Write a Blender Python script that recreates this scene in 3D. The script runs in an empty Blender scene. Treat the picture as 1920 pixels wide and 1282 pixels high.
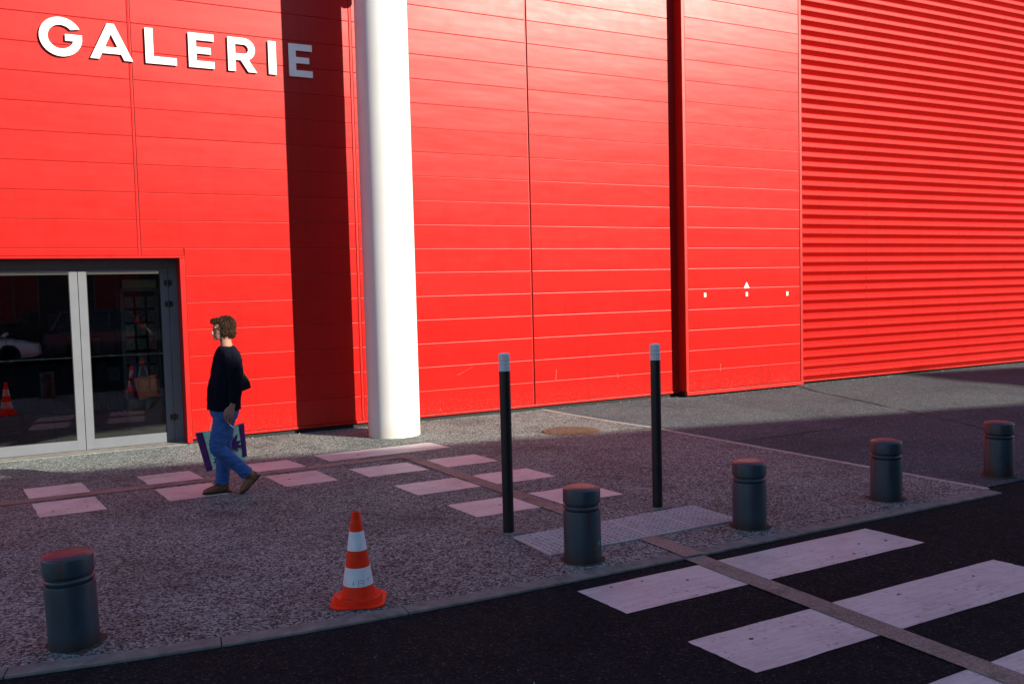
import bpy, bmesh, math, random
from mathutils import Vector, Matrix, noise as mnoise
random.seed(7)
sc = bpy.context.scene
C = sc.collection
PI = math.pi
rad = math.radians

# ------------------------------------------------------------------ camera
YAW, PITCH, ROLL = 0.487600706, -0.0558651107, -0.0257397339
cf = Vector((math.sin(YAW)*math.cos(PITCH), math.cos(YAW)*math.cos(PITCH), math.sin(PITCH)))
cr = Vector((math.cos(YAW), -math.sin(YAW), 0)); cu = cr.cross(cf)
r2 = math.cos(ROLL)*cr + math.sin(ROLL)*cu; u2 = -math.sin(ROLL)*cr + math.cos(ROLL)*cu
cd = bpy.data.cameras.new('camera'); cam = bpy.data.objects.new('camera', cd); C.objects.link(cam)
cam.matrix_world = Matrix(((r2.x, u2.x, -cf.x, 0), (r2.y, u2.y, -cf.y, -11.826), (r2.z, u2.z, -cf.z, 1.788), (0, 0, 0, 1)))
cd.sensor_width = 36; cd.lens = 36*1665.9/1920; cd.clip_start = 0.05; cd.clip_end = 2000
sc.camera = cam

# ------------------------------------------------------------------ sky, sun, exposure
AZ, EL = rad(35), rad(22)
sun_dir = Vector((math.sin(AZ)*math.cos(EL), -math.cos(AZ)*math.cos(EL), math.sin(EL)))
wd = bpy.data.worlds.new('World'); sc.world = wd; wd.use_nodes = True
nt = wd.node_tree; bg = nt.nodes['Background']
sk = nt.nodes.new('ShaderNodeTexSky'); sk.sky_type = 'NISHITA'; sk.sun_disc = False
sk.sun_elevation = EL; sk.sun_rotation = PI-AZ; sk.air_density = 1.0; sk.dust_density = 0.3; sk.ozone_density = 2.5
nt.links.new(sk.outputs[0], bg.inputs[0]); bg.inputs[1].default_value = 0.088
sl = bpy.data.lights.new('sun', 'SUN'); sl.energy = 5.0; sl.angle = rad(0.45); sl.color = (1.0, 0.905, 0.75)
so = bpy.data.objects.new('sun', sl); C.objects.link(so); so.rotation_euler = sun_dir.to_track_quat('Z', 'Y').to_euler()
so.location = (20, -30, 20)
sc.view_settings.view_transform = 'Standard'; sc.view_settings.look = 'None'
sc.view_settings.exposure = 1.17; sc.view_settings.gamma = 1.0
sc.cycles.use_denoising = True
sc.cycles.max_bounces = 8; sc.cycles.transparent_max_bounces = 12
sc.cycles.sample_clamp_indirect = 6

# ------------------------------------------------------------------ materials
def new_mat(name):
    m = bpy.data.materials.new(name); m.use_nodes = True
    n = m.node_tree; return m, n, n.nodes['Principled BSDF']
def setp(b, **k):
    for a, v in k.items():
        b.inputs[a.replace('_', ' ')].default_value = v
def ramp(n, fac, stops):
    r = n.nodes.new('ShaderNodeValToRGB'); e = r.color_ramp.elements
    while len(e) < len(stops): e.new(0.5)
    for i, (p, c) in enumerate(stops):
        e[i].position = p; e[i].color = (c[0], c[1], c[2], 1)
    n.links.new(fac, r.inputs[0]); return r.outputs[0]
def coords(n, scale=(1, 1, 1), rand=False):
    t = n.nodes.new('ShaderNodeTexCoord'); mp = n.nodes.new('ShaderNodeMapping'); mp.inputs['Scale'].default_value = scale
    n.links.new(t.outputs['Object'], mp.inputs[0])
    if rand:
        oi = n.nodes.new('ShaderNodeObjectInfo'); mu = n.nodes.new('ShaderNodeMath'); mu.operation = 'MULTIPLY'; mu.inputs[1].default_value = 57.0
        n.links.new(oi.outputs['Random'], mu.inputs[0]); n.links.new(mu.outputs[0], mp.inputs['Location'])
    return mp.outputs[0]
def noise(n, co, scale, detail=3, rough=0.5):
    t = n.nodes.new('ShaderNodeTexNoise'); t.inputs['Scale'].default_value = scale; t.inputs['Detail'].default_value = detail
    t.inputs['Roughness'].default_value = rough; n.links.new(co, t.inputs['Vector']); return t.outputs[0]
def mix(n, fac, a, b, mode='MIX'):
    t = n.nodes.new('ShaderNodeMix'); t.data_type = 'RGBA'; t.blend_type = mode
    for s, v in ((t.inputs[0], fac), (t.inputs[6], a), (t.inputs[7], b)):
        if hasattr(v, 'is_output'): n.links.new(v, s)
        elif isinstance(v, (int, float)): s.default_value = v
        else: s.default_value = (v[0], v[1], v[2], 1)
    return t.outputs[2]
def bump(n, b, h, strength, dist=0.01, prev=None):
    t = n.nodes.new('ShaderNodeBump'); t.inputs['Strength'].default_value = strength; t.inputs['Distance'].default_value = dist
    n.links.new(h, t.inputs['Height'])
    if prev is not None: n.links.new(prev, t.inputs['Normal'])
    n.links.new(t.outputs[0], b.inputs['Normal']); return t.outputs[0]
def simple(name, col, rough=0.5, var=0.12, scale=6.0, spec=0.5, metal=0.0, bmp=0.0, bscale=80.0, rand=False):
    m, n, b = new_mat(name); co = coords(n, rand=rand); f = noise(n, co, scale, 5, 0.6)
    lo = [c*(1-var) for c in col]; hi = [min(1, c*(1+var)) for c in col]
    n.links.new(ramp(n, f, [(0.3, lo), (0.7, hi)]), b.inputs['Base Color'])
    setp(b, Roughness=rough, Metallic=metal); b.inputs['Specular IOR Level'].default_value = spec
    if bmp: bump(n, b, noise(n, co, bscale, 3), bmp, 0.004)
    return m
M = {}
def red_mat(name, rough, wav=0.25, aniso=0.0):
    m, n, b = new_mat(name)
    co = coords(n, (1, 1, 1), rand=True)
    f = noise(n, co, 2.0, 4, 0.6)
    n.links.new(ramp(n, f, [(0.3, (0.345, 0.0060, 0.0045)), (0.7, (0.38, 0.0072, 0.0053))]), b.inputs['Base Color'])
    ge = n.nodes.new('ShaderNodeNewGeometry'); mp3 = n.nodes.new('ShaderNodeMapping'); mp3.inputs['Scale'].default_value = (5.0, 1.0, 0.22); n.links.new(ge.outputs['Position'], mp3.inputs[0])
    stk = ramp(n, noise(n, mp3.outputs[0], 2.4, 6, 0.7), [(0.32, (0.86, 0.88, 0.90)), (0.5, (1, 1, 1)), (0.75, (1.03, 1.1, 1.1))])
    mp4 = n.nodes.new('ShaderNodeMapping'); mp4.inputs['Scale'].default_value = (1, 1, 1); n.links.new(ge.outputs['Position'], mp4.inputs[0])
    spz = n.nodes.new('ShaderNodeSeparateXYZ'); n.links.new(ge.outputs['Position'], spz.inputs[0])
    lw = n.nodes.new('ShaderNodeMapRange'); lw.inputs[1].default_value = 0.0; lw.inputs[2].default_value = 0.45; lw.inputs[3].default_value = 0.55; lw.inputs[4].default_value = 0.0; n.links.new(spz.outputs[2], lw.inputs[0])
    spl = n.nodes.new('ShaderNodeMath'); spl.operation = 'MULTIPLY'; n.links.new(lw.outputs[0], spl.inputs[0]); n.links.new(ramp(n, noise(n, mp4.outputs[0], 38, 5, 0.75), [(0.52, (0, 0, 0)), (0.66, (1, 1, 1))]), spl.inputs[1])
    bc = b.inputs['Base Color'].links[0].from_socket
    n.links.new(mix(n, spl.outputs[0], mix(n, 1.0, bc, stk, 'MULTIPLY'), (0.16, 0.09, 0.07)), b.inputs['Base Color'])
    setp(b, Roughness=rough); b.inputs['Specular IOR Level'].default_value = 0.215
    b.inputs['Anisotropic'].default_value = aniso
    tg = n.nodes.new('ShaderNodeCombineXYZ'); tg.inputs[0].default_value = 1.0; n.links.new(tg.outputs[0], b.inputs['Tangent'])
    fr = noise(n, co, 5.0, 5, 0.65)
    rr = n.nodes.new('ShaderNodeMapRange'); rr.inputs[3].default_value = rough-0.05; rr.inputs[4].default_value = rough+0.06
    n.links.new(fr, rr.inputs[0]); n.links.new(rr.outputs[0], b.inputs['Roughness'])
    co2 = coords(n, (0.55, 1, 2.2), rand=True)
    p = bump(n, b, noise(n, co2, 1.6, 2, 0.45), wav, 0.05)
    bump(n, b, noise(n, co, 420, 2), 0.04, 0.002, p)
    return m
M['red'] = red_mat('red_panel_paint', 0.375, 0.065, 0.58)
M['red_trim'] = red_mat('red_trim_paint', 0.42, 0.05)
M['red_corr'] = red_mat('red_corrugated_paint', 0.40, 0.04); M['red_corr'].node_tree.nodes['Principled BSDF'].inputs['Specular IOR Level'].default_value = 0.12
M['white_letter'] = simple('white_lacquer', (0.80, 0.80, 0.79), 0.35, 0.02)
# column: white paint, faint grime near the foot
m, n, b = new_mat('column_paint'); co = coords(n)
f = noise(n, co, 1.6, 5, 0.6)
g1 = ramp(n, f, [(0.3, (0.58, 0.575, 0.565)), (0.75, (0.64, 0.64, 0.635))])
sep = n.nodes.new('ShaderNodeSeparateXYZ'); n.links.new(co, sep.inputs[0])
mr = n.nodes.new('ShaderNodeMapRange'); mr.inputs[1].default_value = -0.03; mr.inputs[2].default_value = 0.25; mr.inputs[3].default_value = 0.75; mr.inputs[4].default_value = 0
n.links.new(sep.outputs[2], mr.inputs[0])
mm = n.nodes.new('ShaderNodeMath'); mm.operation = 'MULTIPLY'; n.links.new(mr.outputs[0], mm.inputs[0]); n.links.new(noise(n, co, 14, 5, 0.7), mm.inputs[1])
n.links.new(mix(n, mm.outputs[0], g1, (0.45, 0.38, 0.30)), b.inputs['Base Color']); setp(b, Roughness=0.42)
bump(n, b, noise(n, co, 60, 3), 0.06, 0.003)
M['column'] = m
# exposed aggregate concrete
def aggregate(name, stops, scale, tint=(1, 1, 1), bst=0.5):
    m, n, b = new_mat(name); co = coords(n)
    wv = n.nodes.new('ShaderNodeMapping'); wv.inputs['Scale'].default_value = (1, 1, 1); n.links.new(co, wv.inputs[0])
    nz = n.nodes.new('ShaderNodeTexNoise'); nz.inputs['Scale'].default_value = 30; n.links.new(co, nz.inputs['Vector'])
    ad = n.nodes.new('ShaderNodeVectorMath'); ad.operation = 'MULTIPLY_ADD'; ad.inputs[1].default_value = (0.009, 0.009, 0.009)
    n.links.new(nz.outputs['Color'], ad.inputs[0]); n.links.new(co, ad.inputs[2])
    v = n.nodes.new('ShaderNodeTexVoronoi'); v.inputs['Scale'].default_value = scale; n.links.new(ad.outputs[0], v.inputs['Vector'])
    s = n.nodes.new('ShaderNodeSeparateColor'); n.links.new(v.outputs['Color'], s.inputs[0])
    col = ramp(n, s.outputs[0], stops)
    v2 = n.nodes.new('ShaderNodeTexVoronoi'); v2.inputs['Scale'].default_value = scale*1.9; n.links.new(ad.outputs[0], v2.inputs['Vector'])
    s2 = n.nodes.new('ShaderNodeSeparateColor'); n.links.new(v2.outputs['Color'], s2.inputs[0])
    col = mix(n, 0.35, col, ramp(n, s2.outputs[1], stops))
    big = noise(n, co, 0.9, 6, 0.65)
    col = mix(n, 1.0, col, ramp(n, big, [(0.28, [0.62*t for t in tint]), (0.5, [0.95*t for t in tint]), (0.75, [1.15*t for t in tint])]), 'MULTIPLY')
    st = noise(n, co, 3.7, 6, 0.7)
    col = mix(n, 1.0, col, ramp(n, st, [(0.33, (0.55, 0.54, 0.53)), (0.46, (1, 1, 1))]), 'MULTIPLY')
    n.links.new(col, b.inputs['Base Color']); setp(b, Roughness=0.8); b.inputs['Specular IOR Level'].default_value = 0.15
    bump(n, b, v.outputs['Distance'], bst, 0.012)
    return m
M['aggregate'] = aggregate('exposed_aggregate', [(0.0, (0.012, 0.012, 0.014)), (0.40, (0.017, 0.023, 0.027)), (0.50, (0.185, 0.218, 0.214)), (0.82, (0.29, 0.335, 0.325)), (1.0, (0.45, 0.49, 0.45))], 78)
M['guide'] = aggregate('resin_guide_strip', [(0.0, (0.15, 0.115, 0.10)), (0.5, (0.25, 0.20, 0.17)), (1.0, (0.38, 0.31, 0.27))], 110, bst=0.3)
def asphalt(name, base, k=1.0):
    m, n, b = new_mat(name); co = coords(n)
    v = n.nodes.new('ShaderNodeTexVoronoi'); v.inputs['Scale'].default_value = 95; n.links.new(co, v.inputs['Vector'])
    s = n.nodes.new('ShaderNodeSeparateColor'); n.links.new(v.outputs['Color'], s.inputs[0])
    col = ramp(n, s.outputs[0], [(0.0, [base*0.45, base*.55, base*.65]), (0.6, [base*.70, base*1.0, base*1.20]), (0.93, [base*1.5, base*1.45, base*1.4]), (1.0, [base*3.2, base*3.0, base*2.8])])
    col = mix(n, 1.0, col, ramp(n, noise(n, co, 0.55, 6, 0.6), [(0.25, (0.72, 0.72, 0.74)), (0.5, (1, 1, 1)), (0.8, (1.2, 1.16, 1.1))]), 'MULTIPLY')
    col = mix(n, 1.0, col, ramp(n, noise(n, co, 7, 5, 0.7), [(0.3, (0.82, 0.82, 0.82)), (0.7, (1.12, 1.12, 1.12))]), 'MULTIPLY')
    n.links.new(col, b.inputs['Base Color']); setp(b, Roughness=0.85); b.inputs['Specular IOR Level'].default_value = 0.03
    bump(n, b, v.outputs['Distance'], 0.4, 0.008)
    return m
M['asphalt'] = asphalt('road_asphalt', 0.0175)
M['apron'] = asphalt('old_asphalt', 0.088)
M['apron_patch'] = asphalt('old_asphalt_pale', 0.105)
M['ground'] = simple('earth_asphalt', (0.05, 0.05, 0.048), 0.9)
def paint(name, col, wear):
    m, n, b = new_mat(name); co = coords(n)
    c1 = ramp(n, noise(n, co, 2.2, 6, 0.65), [(0.25, [c*0.66 for c in col]), (0.5, [c*.92 for c in col]), (0.8, [c*1.08 for c in col])])
    cs = coords(n, (0.6, 7, 1))
    c1 = mix(n, 1.0, c1, ramp(n, noise(n, cs, 6, 4, 0.7), [(0.3, (0.76, 0.75, 0.76)), (0.6, (1, 1, 1))]), 'MULTIPLY')
    w = noise(n, co, 26, 6, 0.75)
    wm = ramp(n, w, [(wear, (1, 1, 1)), (wear+0.05, (0, 0, 0))])
    bw = ramp(n, noise(n, co, 1.3, 4, 0.6), [(0.45, (0.15, 0.15, 0.15)), (0.62, (1, 1, 1))])
    n.links.new(mix(n, mix(n, 1.0, wm, bw, 'MULTIPLY'), c1, (0.09, 0.08, 0.075)), b.inputs['Base Color'])
    setp(b, Roughness=0.6); bump(n, b, noise(n, co, 150, 3), 0.25, 0.004)
    return m
M['paint'] = paint('marking_paint', (0.62, 0.60, 0.58), 0.38)
M['zebra'] = paint('crossing_paint', (0.58, 0.57, 0.56), 0.38)
M['kerb'] = simple('kerb_concrete', (0.185, 0.178, 0.165), 0.9, 0.3, 11, 0.12, bmp=0.5, bscale=120)
M['edging'] = simple('edging_concrete', (0.36, 0.345, 0.32), 0.9, 0.25, 11, 0.12, bmp=0.4, bscale=120)
M['tactile'] = simple('tactile_concrete', (0.46, 0.44, 0.43), 0.75, 0.22, 8, 0.3, bmp=0.25, bscale=140)
M['black_gap'] = simple('joint_tar', (0.008, 0.008, 0.008), 0.9)
M['gum'] = simple('old_gum', (0.06, 0.055, 0.055), 0.9)
M['dirt'] = simple('dirt_mortar', (0.075, 0.062, 0.05), 0.95, 0.55, 40, 0.1, bmp=0.8, bscale=90)
M['plinth'] = simple('dark_plinth', (0.012, 0.012, 0.013), 0.9)
# bollards: dark blue-grey enamel with rust
def iron(name, rust_lo):
    m, n, b = new_mat(name); co = coords(n, (1, 1, 0.6), rand=True)
    c0 = ramp(n, noise(n, co, 7, 5, 0.6), [(0.3, (0.017, 0.031, 0.046)), (0.7, (0.030, 0.050, 0.072))])
    cs = coords(n, (1, 1, 0.25), rand=True)
    r1 = ramp(n, noise(n, cs, 16, 6, 0.72), [(rust_lo, (0, 0, 0)), (rust_lo+0.06, (1, 1, 1))])
    tc = n.nodes.new('ShaderNodeTexCoord'); sp = n.nodes.new('ShaderNodeSeparateXYZ'); n.links.new(tc.outputs['Object'], sp.inputs[0])
    lw = n.nodes.new('ShaderNodeMapRange'); lw.inputs[1].default_value = 0.0; lw.inputs[2].default_value = 0.10; lw.inputs[3].default_value = 1.0; lw.inputs[4].default_value = 0.0
    n.links.new(sp.outputs[2], lw.inputs[0])
    nn = n.nodes.new('ShaderNodeMath'); nn.operation = 'MULTIPLY'; n.links.new(lw.outputs[0], nn.inputs[0]); n.links.new(noise(n, co, 20, 5, 0.7), nn.inputs[1])
    n2 = n.nodes.new('ShaderNodeMath'); n2.operation = 'MULTIPLY'; n2.inputs[1].default_value = 1.7; n2.use_clamp = True; n.links.new(nn.outputs[0], n2.inputs[0])
    col = mix(n, r1, c0, (0.055, 0.020, 0.010)); col = mix(n, n2.outputs[0], col, (0.030, 0.016, 0.010))
    n.links.new(col, b.inputs['Base Color']); setp(b, Roughness=0.42); bump(n, b, noise(n, co, 70, 4, 0.6), 0.12, 0.004)
    return m
M['iron'] = iron('bollard_enamel', 0.575)
M['iron_cap'] = iron('bollard_cap_enamel', 0.545)
M['post'] = simple('post_navy', (0.006, 0.0065, 0.009), 0.38, 0.2)
M['post_cap'] = simple('post_cap_white', (0.62, 0.64, 0.66), 0.4, 0.06)
M['cone'] = simple('cone_orange', (0.86, 0.030, 0.004), 0.55, 0.12, 14, 0.2, bmp=0.1, bscale=200)
M['cone_band'] = simple('cone_white', (0.72, 0.72, 0.76), 0.35, 0.08, 18)
M['ink'] = simple('marker_ink', (0.18, 0.03, 0.03), 0.6)
M['rust'] = simple('rusty_iron', (0.115, 0.068, 0.048), 0.8, 0.4, 20, 0.3, bmp=0.4)
M['alu'] = simple('grey_aluminium', (0.115, 0.125, 0.145), 0.5, 0.06, 5, 0.3)
M['gasket'] = simple('black_rubber', (0.008, 0.008, 0.009), 0.6)
M['hinge'] = simple('black_hinge', (0.01, 0.01, 0.012), 0.4)
M['strip'] = simple('pale_glass_strip', (0.78, 0.84, 0.83), 0.4)
m, n, b = new_mat('door_glass'); out = n.nodes['Material Output']; n.nodes.remove(b)
tr = n.nodes.new('ShaderNodeBsdfTransparent'); tr.inputs[0].default_value = (0.80, 0.84, 0.83, 1)
gl = n.nodes.new('ShaderNodeBsdfGlossy'); gl.inputs['Roughness'].default_value = 0.0; gl.inputs[0].default_value = (1, 1, 1, 1)
fr = n.nodes.new('ShaderNodeFresnel'); fr.inputs[0].default_value = 1.9
ms = n.nodes.new('ShaderNodeMixShader'); n.links.new(fr.outputs[0], ms.inputs[0]); n.links.new(tr.outputs[0], ms.inputs[1]); n.links.new(gl.outputs[0], ms.inputs[2])
n.links.new(ms.outputs[0], out.inputs[0]); M['glass'] = m
M['tile'] = simple('floor_tile', (0.34, 0.35, 0.30), 0.35, 0.08, 3, rand=True)
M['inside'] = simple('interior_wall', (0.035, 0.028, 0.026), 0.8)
M['rack'] = simple('rack_metal', (0.26, 0.27, 0.24), 0.4)
M['yellow'] = simple('yellow_plate', (0.80, 0.74, 0.50), 0.5, 0.04)
M['sign_white'] = simple('sign_white', (0.78, 0.77, 0.74), 0.5, 0.04)
M['sign_dark'] = simple('sign_ink', (0.05, 0.05, 0.05), 0.5)

# ------------------------------------------------------------------ mesh helpers
class MB:
    def __init__(s): s.v = []; s.f = []
    def add(s, vs, fs):
        o = len(s.v); s.v += [tuple(v) for v in vs]; s.f += [tuple(i+o for i in f) for f in fs]; return s
    def box(s, a, b):
        (x0, y0, z0), (x1, y1, z1) = a, b
        return s.add([(x0,y0,z0),(x1,y0,z0),(x1,y1,z0),(x0,y1,z0),(x0,y0,z1),(x1,y0,z1),(x1,y1,z1),(x0,y1,z1)],
                     [(0,3,2,1),(4,5,6,7),(0,1,5,4),(1,2,6,5),(2,3,7,6),(3,0,4,7)])
    def prism_xz(s, poly, y0, y1):          # polygon in x,z (counter-clockwise seen from -y), front y0 < back y1
        n = len(poly)
        return s.add([(x, y0, z) for x, z in poly]+[(x, y1, z) for x, z in poly],
                     [tuple(range(n)), tuple(range(2*n-1, n-1, -1))]+[(i, i+n, (i+1) % n+n, (i+1) % n) for i in range(n)])
    def prism_xy(s, poly, z0, z1):          # polygon in x,y (ccw from above)
        n = len(poly)
        return s.add([(x, y, z0) for x, y in poly]+[(x, y, z1) for x, y in poly],
                     [tuple(range(n-1, -1, -1)), tuple(range(n, 2*n))]+[(i, (i+1) % n, (i+1) % n+n, i+n) for i in range(n)])
    def lathe(s, prof, seg=40, c=(0, 0)):
        vs = []; fs = []; n = len(prof)
        for r, z in prof:
            for k in range(seg):
                a = 2*PI*k/seg; vs.append((c[0]+r*math.cos(a), c[1]+r*math.sin(a), z))
        for i in range(n-1):
            for k in range(seg):
                k2 = (k+1) % seg; fs.append((i*seg+k, i*seg+k2, (i+1)*seg+k2, (i+1)*seg+k))
        if prof[0][0] > 1e-6: fs.append(tuple(range(seg-1, -1, -1)))
        if prof[-1][0] > 1e-6: fs.append(tuple((n-1)*seg+k for k in range(seg)))
        return s.add(vs, fs)
    def tube(s, pts, radii, seg=14, lat=Vector((0, 1, 0)), sub=4, flat=False):
        # generalised cylinder: radii = (along 'fore-aft', along lat)
        P = [Vector(p) for p in pts]; R = [r if isinstance(r, tuple) else (r, r) for r in radii]
        def cr_(a, b, c, d, t): return 0.5*((2*b)+(c-a)*t+(2*a-5*b+4*c-d)*t*t+(3*b-a-3*c+d)*t**3)
        Q = []; RR = []
        N = len(P)
        for i in range(N-1):
            for k in range(sub):
                t = k/sub; i0 = max(i-1, 0); i3 = min(i+2, N-1)
                Q.append(cr_(P[i0], P[i], P[i+1], P[i3], t))
                RR.append(tuple(max(0.001, cr_(R[i0][j], R[i][j], R[i+1][j], R[i3][j], t)) for j in (0, 1)))
        Q.append(P[-1]); RR.append(R[-1])
        vs = []; fs = []
        n = len(Q)
        # rounded ends
        t0 = (Q[1]-Q[0]).normalized(); t1 = (Q[-1]-Q[-2]).normalized()
        Q2 = []; R2 = []; T2 = []
        for k in (() if flat else (0.95, 0.75, 0.4)):
            Q2.append(Q[0]-t0*min(RR[0])*k*0.8); sc_ = math.sqrt(1-k*k); R2.append((RR[0][0]*sc_, RR[0][1]*sc_)); T2.append(t0)
        for i in range(n):
            a = Q[max(i-1, 0)]; c = Q[min(i+1, n-1)]; Q2.append(Q[i]); R2.append(RR[i]); T2.append((c-a).normalized())
        for k in (() if flat else (0.4, 0.75, 0.95)):
            Q2.append(Q[-1]+t1*min(RR[-1])*k*0.8); sc_ = math.sqrt(1-k*k); R2.append((RR[-1][0]*sc_, RR[-1][1]*sc_)); T2.append(t1)
        for q, r, t in zip(Q2, R2, T2):
            l = Vector(lat)-t*t.dot(lat); l = l.normalized() if l.length > 1e-3 else Vector((1, 0, 0)); u = l.cross(t).normalized()
            for k in range(seg):
                a = 2*PI*k/seg; vs.append(q+u*r[0]*math.cos(a)+l*r[1]*math.sin(a))
        m = len(Q2)
        for i in range(m-1):
            for k in range(seg):
                k2 = (k+1) % seg; fs.append((i*seg+k, i*seg+k2, (i+1)*seg+k2, (i+1)*seg+k))
        fs.append(tuple(range(seg-1, -1, -1))); fs.append(tuple((m-1)*seg+k for k in range(seg)))
        return s.add(vs, fs)
    def ell(s, c, r, seg=16, rings=10):
        prof = [(math.sin(PI*i/rings), -math.cos(PI*i/rings)) for i in range(rings+1)]
        vs = []; fs = []
        for a, z in prof:
            for k in range(seg):
                t = 2*PI*k/seg; vs.append((c[0]+r[0]*a*math.cos(t), c[1]+r[1]*a*math.sin(t), c[2]+r[2]*z))
        for i in range(rings):
            for k in range(seg):
                k2 = (k+1) % seg; fs.append((i*seg+k, i*seg+k2, (i+1)*seg+k2, (i+1)*seg+k))
        return s.add(vs, fs)
    def mesh(s, name):
        me = bpy.data.meshes.new(name); me.from_pydata(s.v, [], s.f); me.update(); return me
    def build(s, name, mat, parent=None, smooth=False, world=True, bev=0.0, fixn=True):
        me = s.mesh(name)
        if fixn or bev:
            bm = bmesh.new(); bm.from_mesh(me)
            bmesh.ops.remove_doubles(bm, verts=bm.verts, dist=1e-5)
            if fixn: bmesh.ops.recalc_face_normals(bm, faces=bm.faces)
            if bev:
                ed = [e for e in bm.edges if len(e.link_faces) == 2 and e.calc_face_angle(0) > 0.6]
                bmesh.ops.bevel(bm, geom=ed, offset=bev, segments=2, profile=0.6, affect='EDGES')
            bm.to_mesh(me); bm.free()
        return link(name, me, mat, parent, smooth, world)
def link(name, me, mat, parent=None, smooth=False, world=True):
    o = bpy.data.objects.new(name, me); C.objects.link(o)
    if mat is not None and not me.materials: me.materials.append(M[mat] if isinstance(mat, str) else mat)
    if smooth:
        for p in me.polygons: p.use_smooth = True
        try: me.set_sharp_from_angle(angle=rad(38))
        except Exception: pass
    if parent is not None:
        o.parent = parent
        if world:
            mt = Matrix.Translation(-Vector(parent.location)) if parent.type == 'EMPTY' else Matrix.Identity(4)   # mesh parents are built in world space
            o.matrix_parent_inverse = mt
    return o
def tag(o, label=None, cat=None, group=None, kind=None):
    for k, v in (('label', label), ('category', cat), ('group', group), ('kind', kind)):
        if v: o[k] = v
    return o
def thing(name, loc, label, cat, group=None):
    e = bpy.data.objects.new(name, None); C.objects.link(e); e.location = loc; e.empty_display_size = 0.2
    return tag(e, label, cat, group)
def copy_tree(o, parent=None):
    c = o.copy(); C.objects.link(c); c.parent = parent; c.matrix_parent_inverse = o.matrix_parent_inverse.copy()
    for ch in list(o.children): copy_tree(ch, c)
    return c
def lerp(a, b, t): return a+(b-a)*t
def gz(x, y):                     # the pavement falls 3 cm towards the wall
    t = min(1, max(0, (y+2.6)/1.5)); return -0.03*t*t*(3-2*t)

# ------------------------------------------------------------------ ground, road, pavement
gm = MB(); gm.add([(-500,-500,-0.08),(500,-500,-0.08),(500,500,-0.08),(-500,500,-0.08)], [(0,1,2,3)])
tag(gm.build('ground', 'ground', fixn=False), kind='structure')
def grid(name, xs, ys, dz, mat, parent=None):
    b = MB(); nx = len(xs); vs = [(x, y, gz(x, y)+dz) for y in ys for x in xs]
    b.add(vs, [(j*nx+i, j*nx+i+1, (j+1)*nx+i+1, (j+1)*nx+i) for j in range(len(ys)-1) for i in range(nx-1)])
    return b.build(name, mat, parent, fixn=False, smooth=True)
ysd = [-60, -20, -8, -2.6]+[-2.6+0.15*i for i in range(1, 11)]+[-0.6, 0.0, 0.30]
road = tag(grid('road', [-80, -20, -6, 0, 8, 20, 90], ysd, -0.013, 'asphalt'), kind='structure')
def edge_x(y): return lerp(6.76, 7.09, min(1.2, max(-0.1, -y/7.11)))
KIN = [(-7, -5.1), (-4, -5.95), (-2, -6.45), (-0.9, -6.70), (-.26, -6.83), (.35, -6.935), (.98, -7.02), (1.53, -7.06), (2.31, -7.09), (3.8, -7.10), (5.1, -7.095), (7.09, -7.10)]
def kin(x):
    for (a, b), (c, d) in zip(KIN, KIN[1:]):
        if x <= c: return lerp(b, d, (x-a)/(c-a))
    return KIN[-1][1]
# pavement slab
U = [i/56 for i in range(57)]; V = [0, .02, .06, .1, .14]+[.15+.02*i for i in range(12)]+[.45, .6, .8, 1.0]
b_ = MB(); vs = []
for v in V:
    for u in U:
        x = lerp(-6.5, 6.9, u)
        for _ in range(4):
            y = lerp(0.30, kin(x), v); x = lerp(-6.5, edge_x(y), u)
        vs.append((x, y, gz(x, y)))
nx = len(U); b_.add(vs, [(j*nx+i, (j+1)*nx+i, (j+1)*nx+i+1, j*nx+i+1) for j in range(len(V)-1) for i in range(nx-1)])
pavement = tag(b_.build('pavement', 'aggregate', fixn=False, smooth=True), kind='structure')
# kerb stones along the road
kerb = MB(); kerb.box((-7.2, -5.0, -0.09), (-7.0, -4.9, -0.02)); kerb = tag(kerb.build('kerb', 'kerb'), kind='structure')
def at_len(pts, s):
    for a, b in zip(pts, pts[1:]):
        d = math.dist(a, b)
        if s <= d: return (lerp(a[0], b[0], s/d), lerp(a[1], b[1], s/d)), Vector((b[0]-a[0], b[1]-a[1])).normalized()
        s -= d
    a, b = pts[-2:]; return b, Vector((b[0]-a[0], b[1]-a[1])).normalized()
tot = sum(math.dist(a, b) for a, b in zip(KIN, KIN[1:])); s_ = 0.0
while s_ < tot-0.02:
    e_ = min(s_+1.0, tot); k = MB(); st = []
    for t in (0, .25, .5, .75, 1):
        q, d = at_len(KIN, lerp(s_+0.003, e_-0.003, t)); nrm = Vector((d.y, -d.x)); st.append((Vector(q)-nrm*0.004, Vector(q)+nrm*0.112))
    vs = []
    h = 0.003+random.uniform(-.0015, .0015)
    for a, c in st: vs += [(a.x, a.y, h), (c.x, c.y, h-0.002), (c.x, c.y, -0.07), (a.x, a.y, -0.07)]
    fs = [(4*i+j, 4*i+(j+1) % 4, 4*i+4+(j+1) % 4, 4*i+4+j) for i in range(4) for j in range(4)]+[(0, 1, 2, 3), (19, 18, 17, 16)]
    k.add(vs, fs); k.build('kerb_stone', 'kerb', kerb, bev=0.004); s_ = e_
# right-hand edging strip of the pavement
for i in range(8):
    y0, y1 = lerp(0.2, -7.06, i/8), lerp(0.2, -7.06, (i+1)/8)-(-0.004)
    x0, x1 = edge_x(y0), edge_x(y1)
    k = MB(); k.prism_xy([(x1-.005, y1), (x1+.055, y1), (x0+.055, y0), (x0-.005, y0)], -0.09, 0.0)
    k.v = [(x, y, (gz(x, y)+0.004) if z > -0.05 else z) for x, y, z in k.v]; k.build('edging_stone', 'edging', pavement, bev=0.003)
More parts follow.
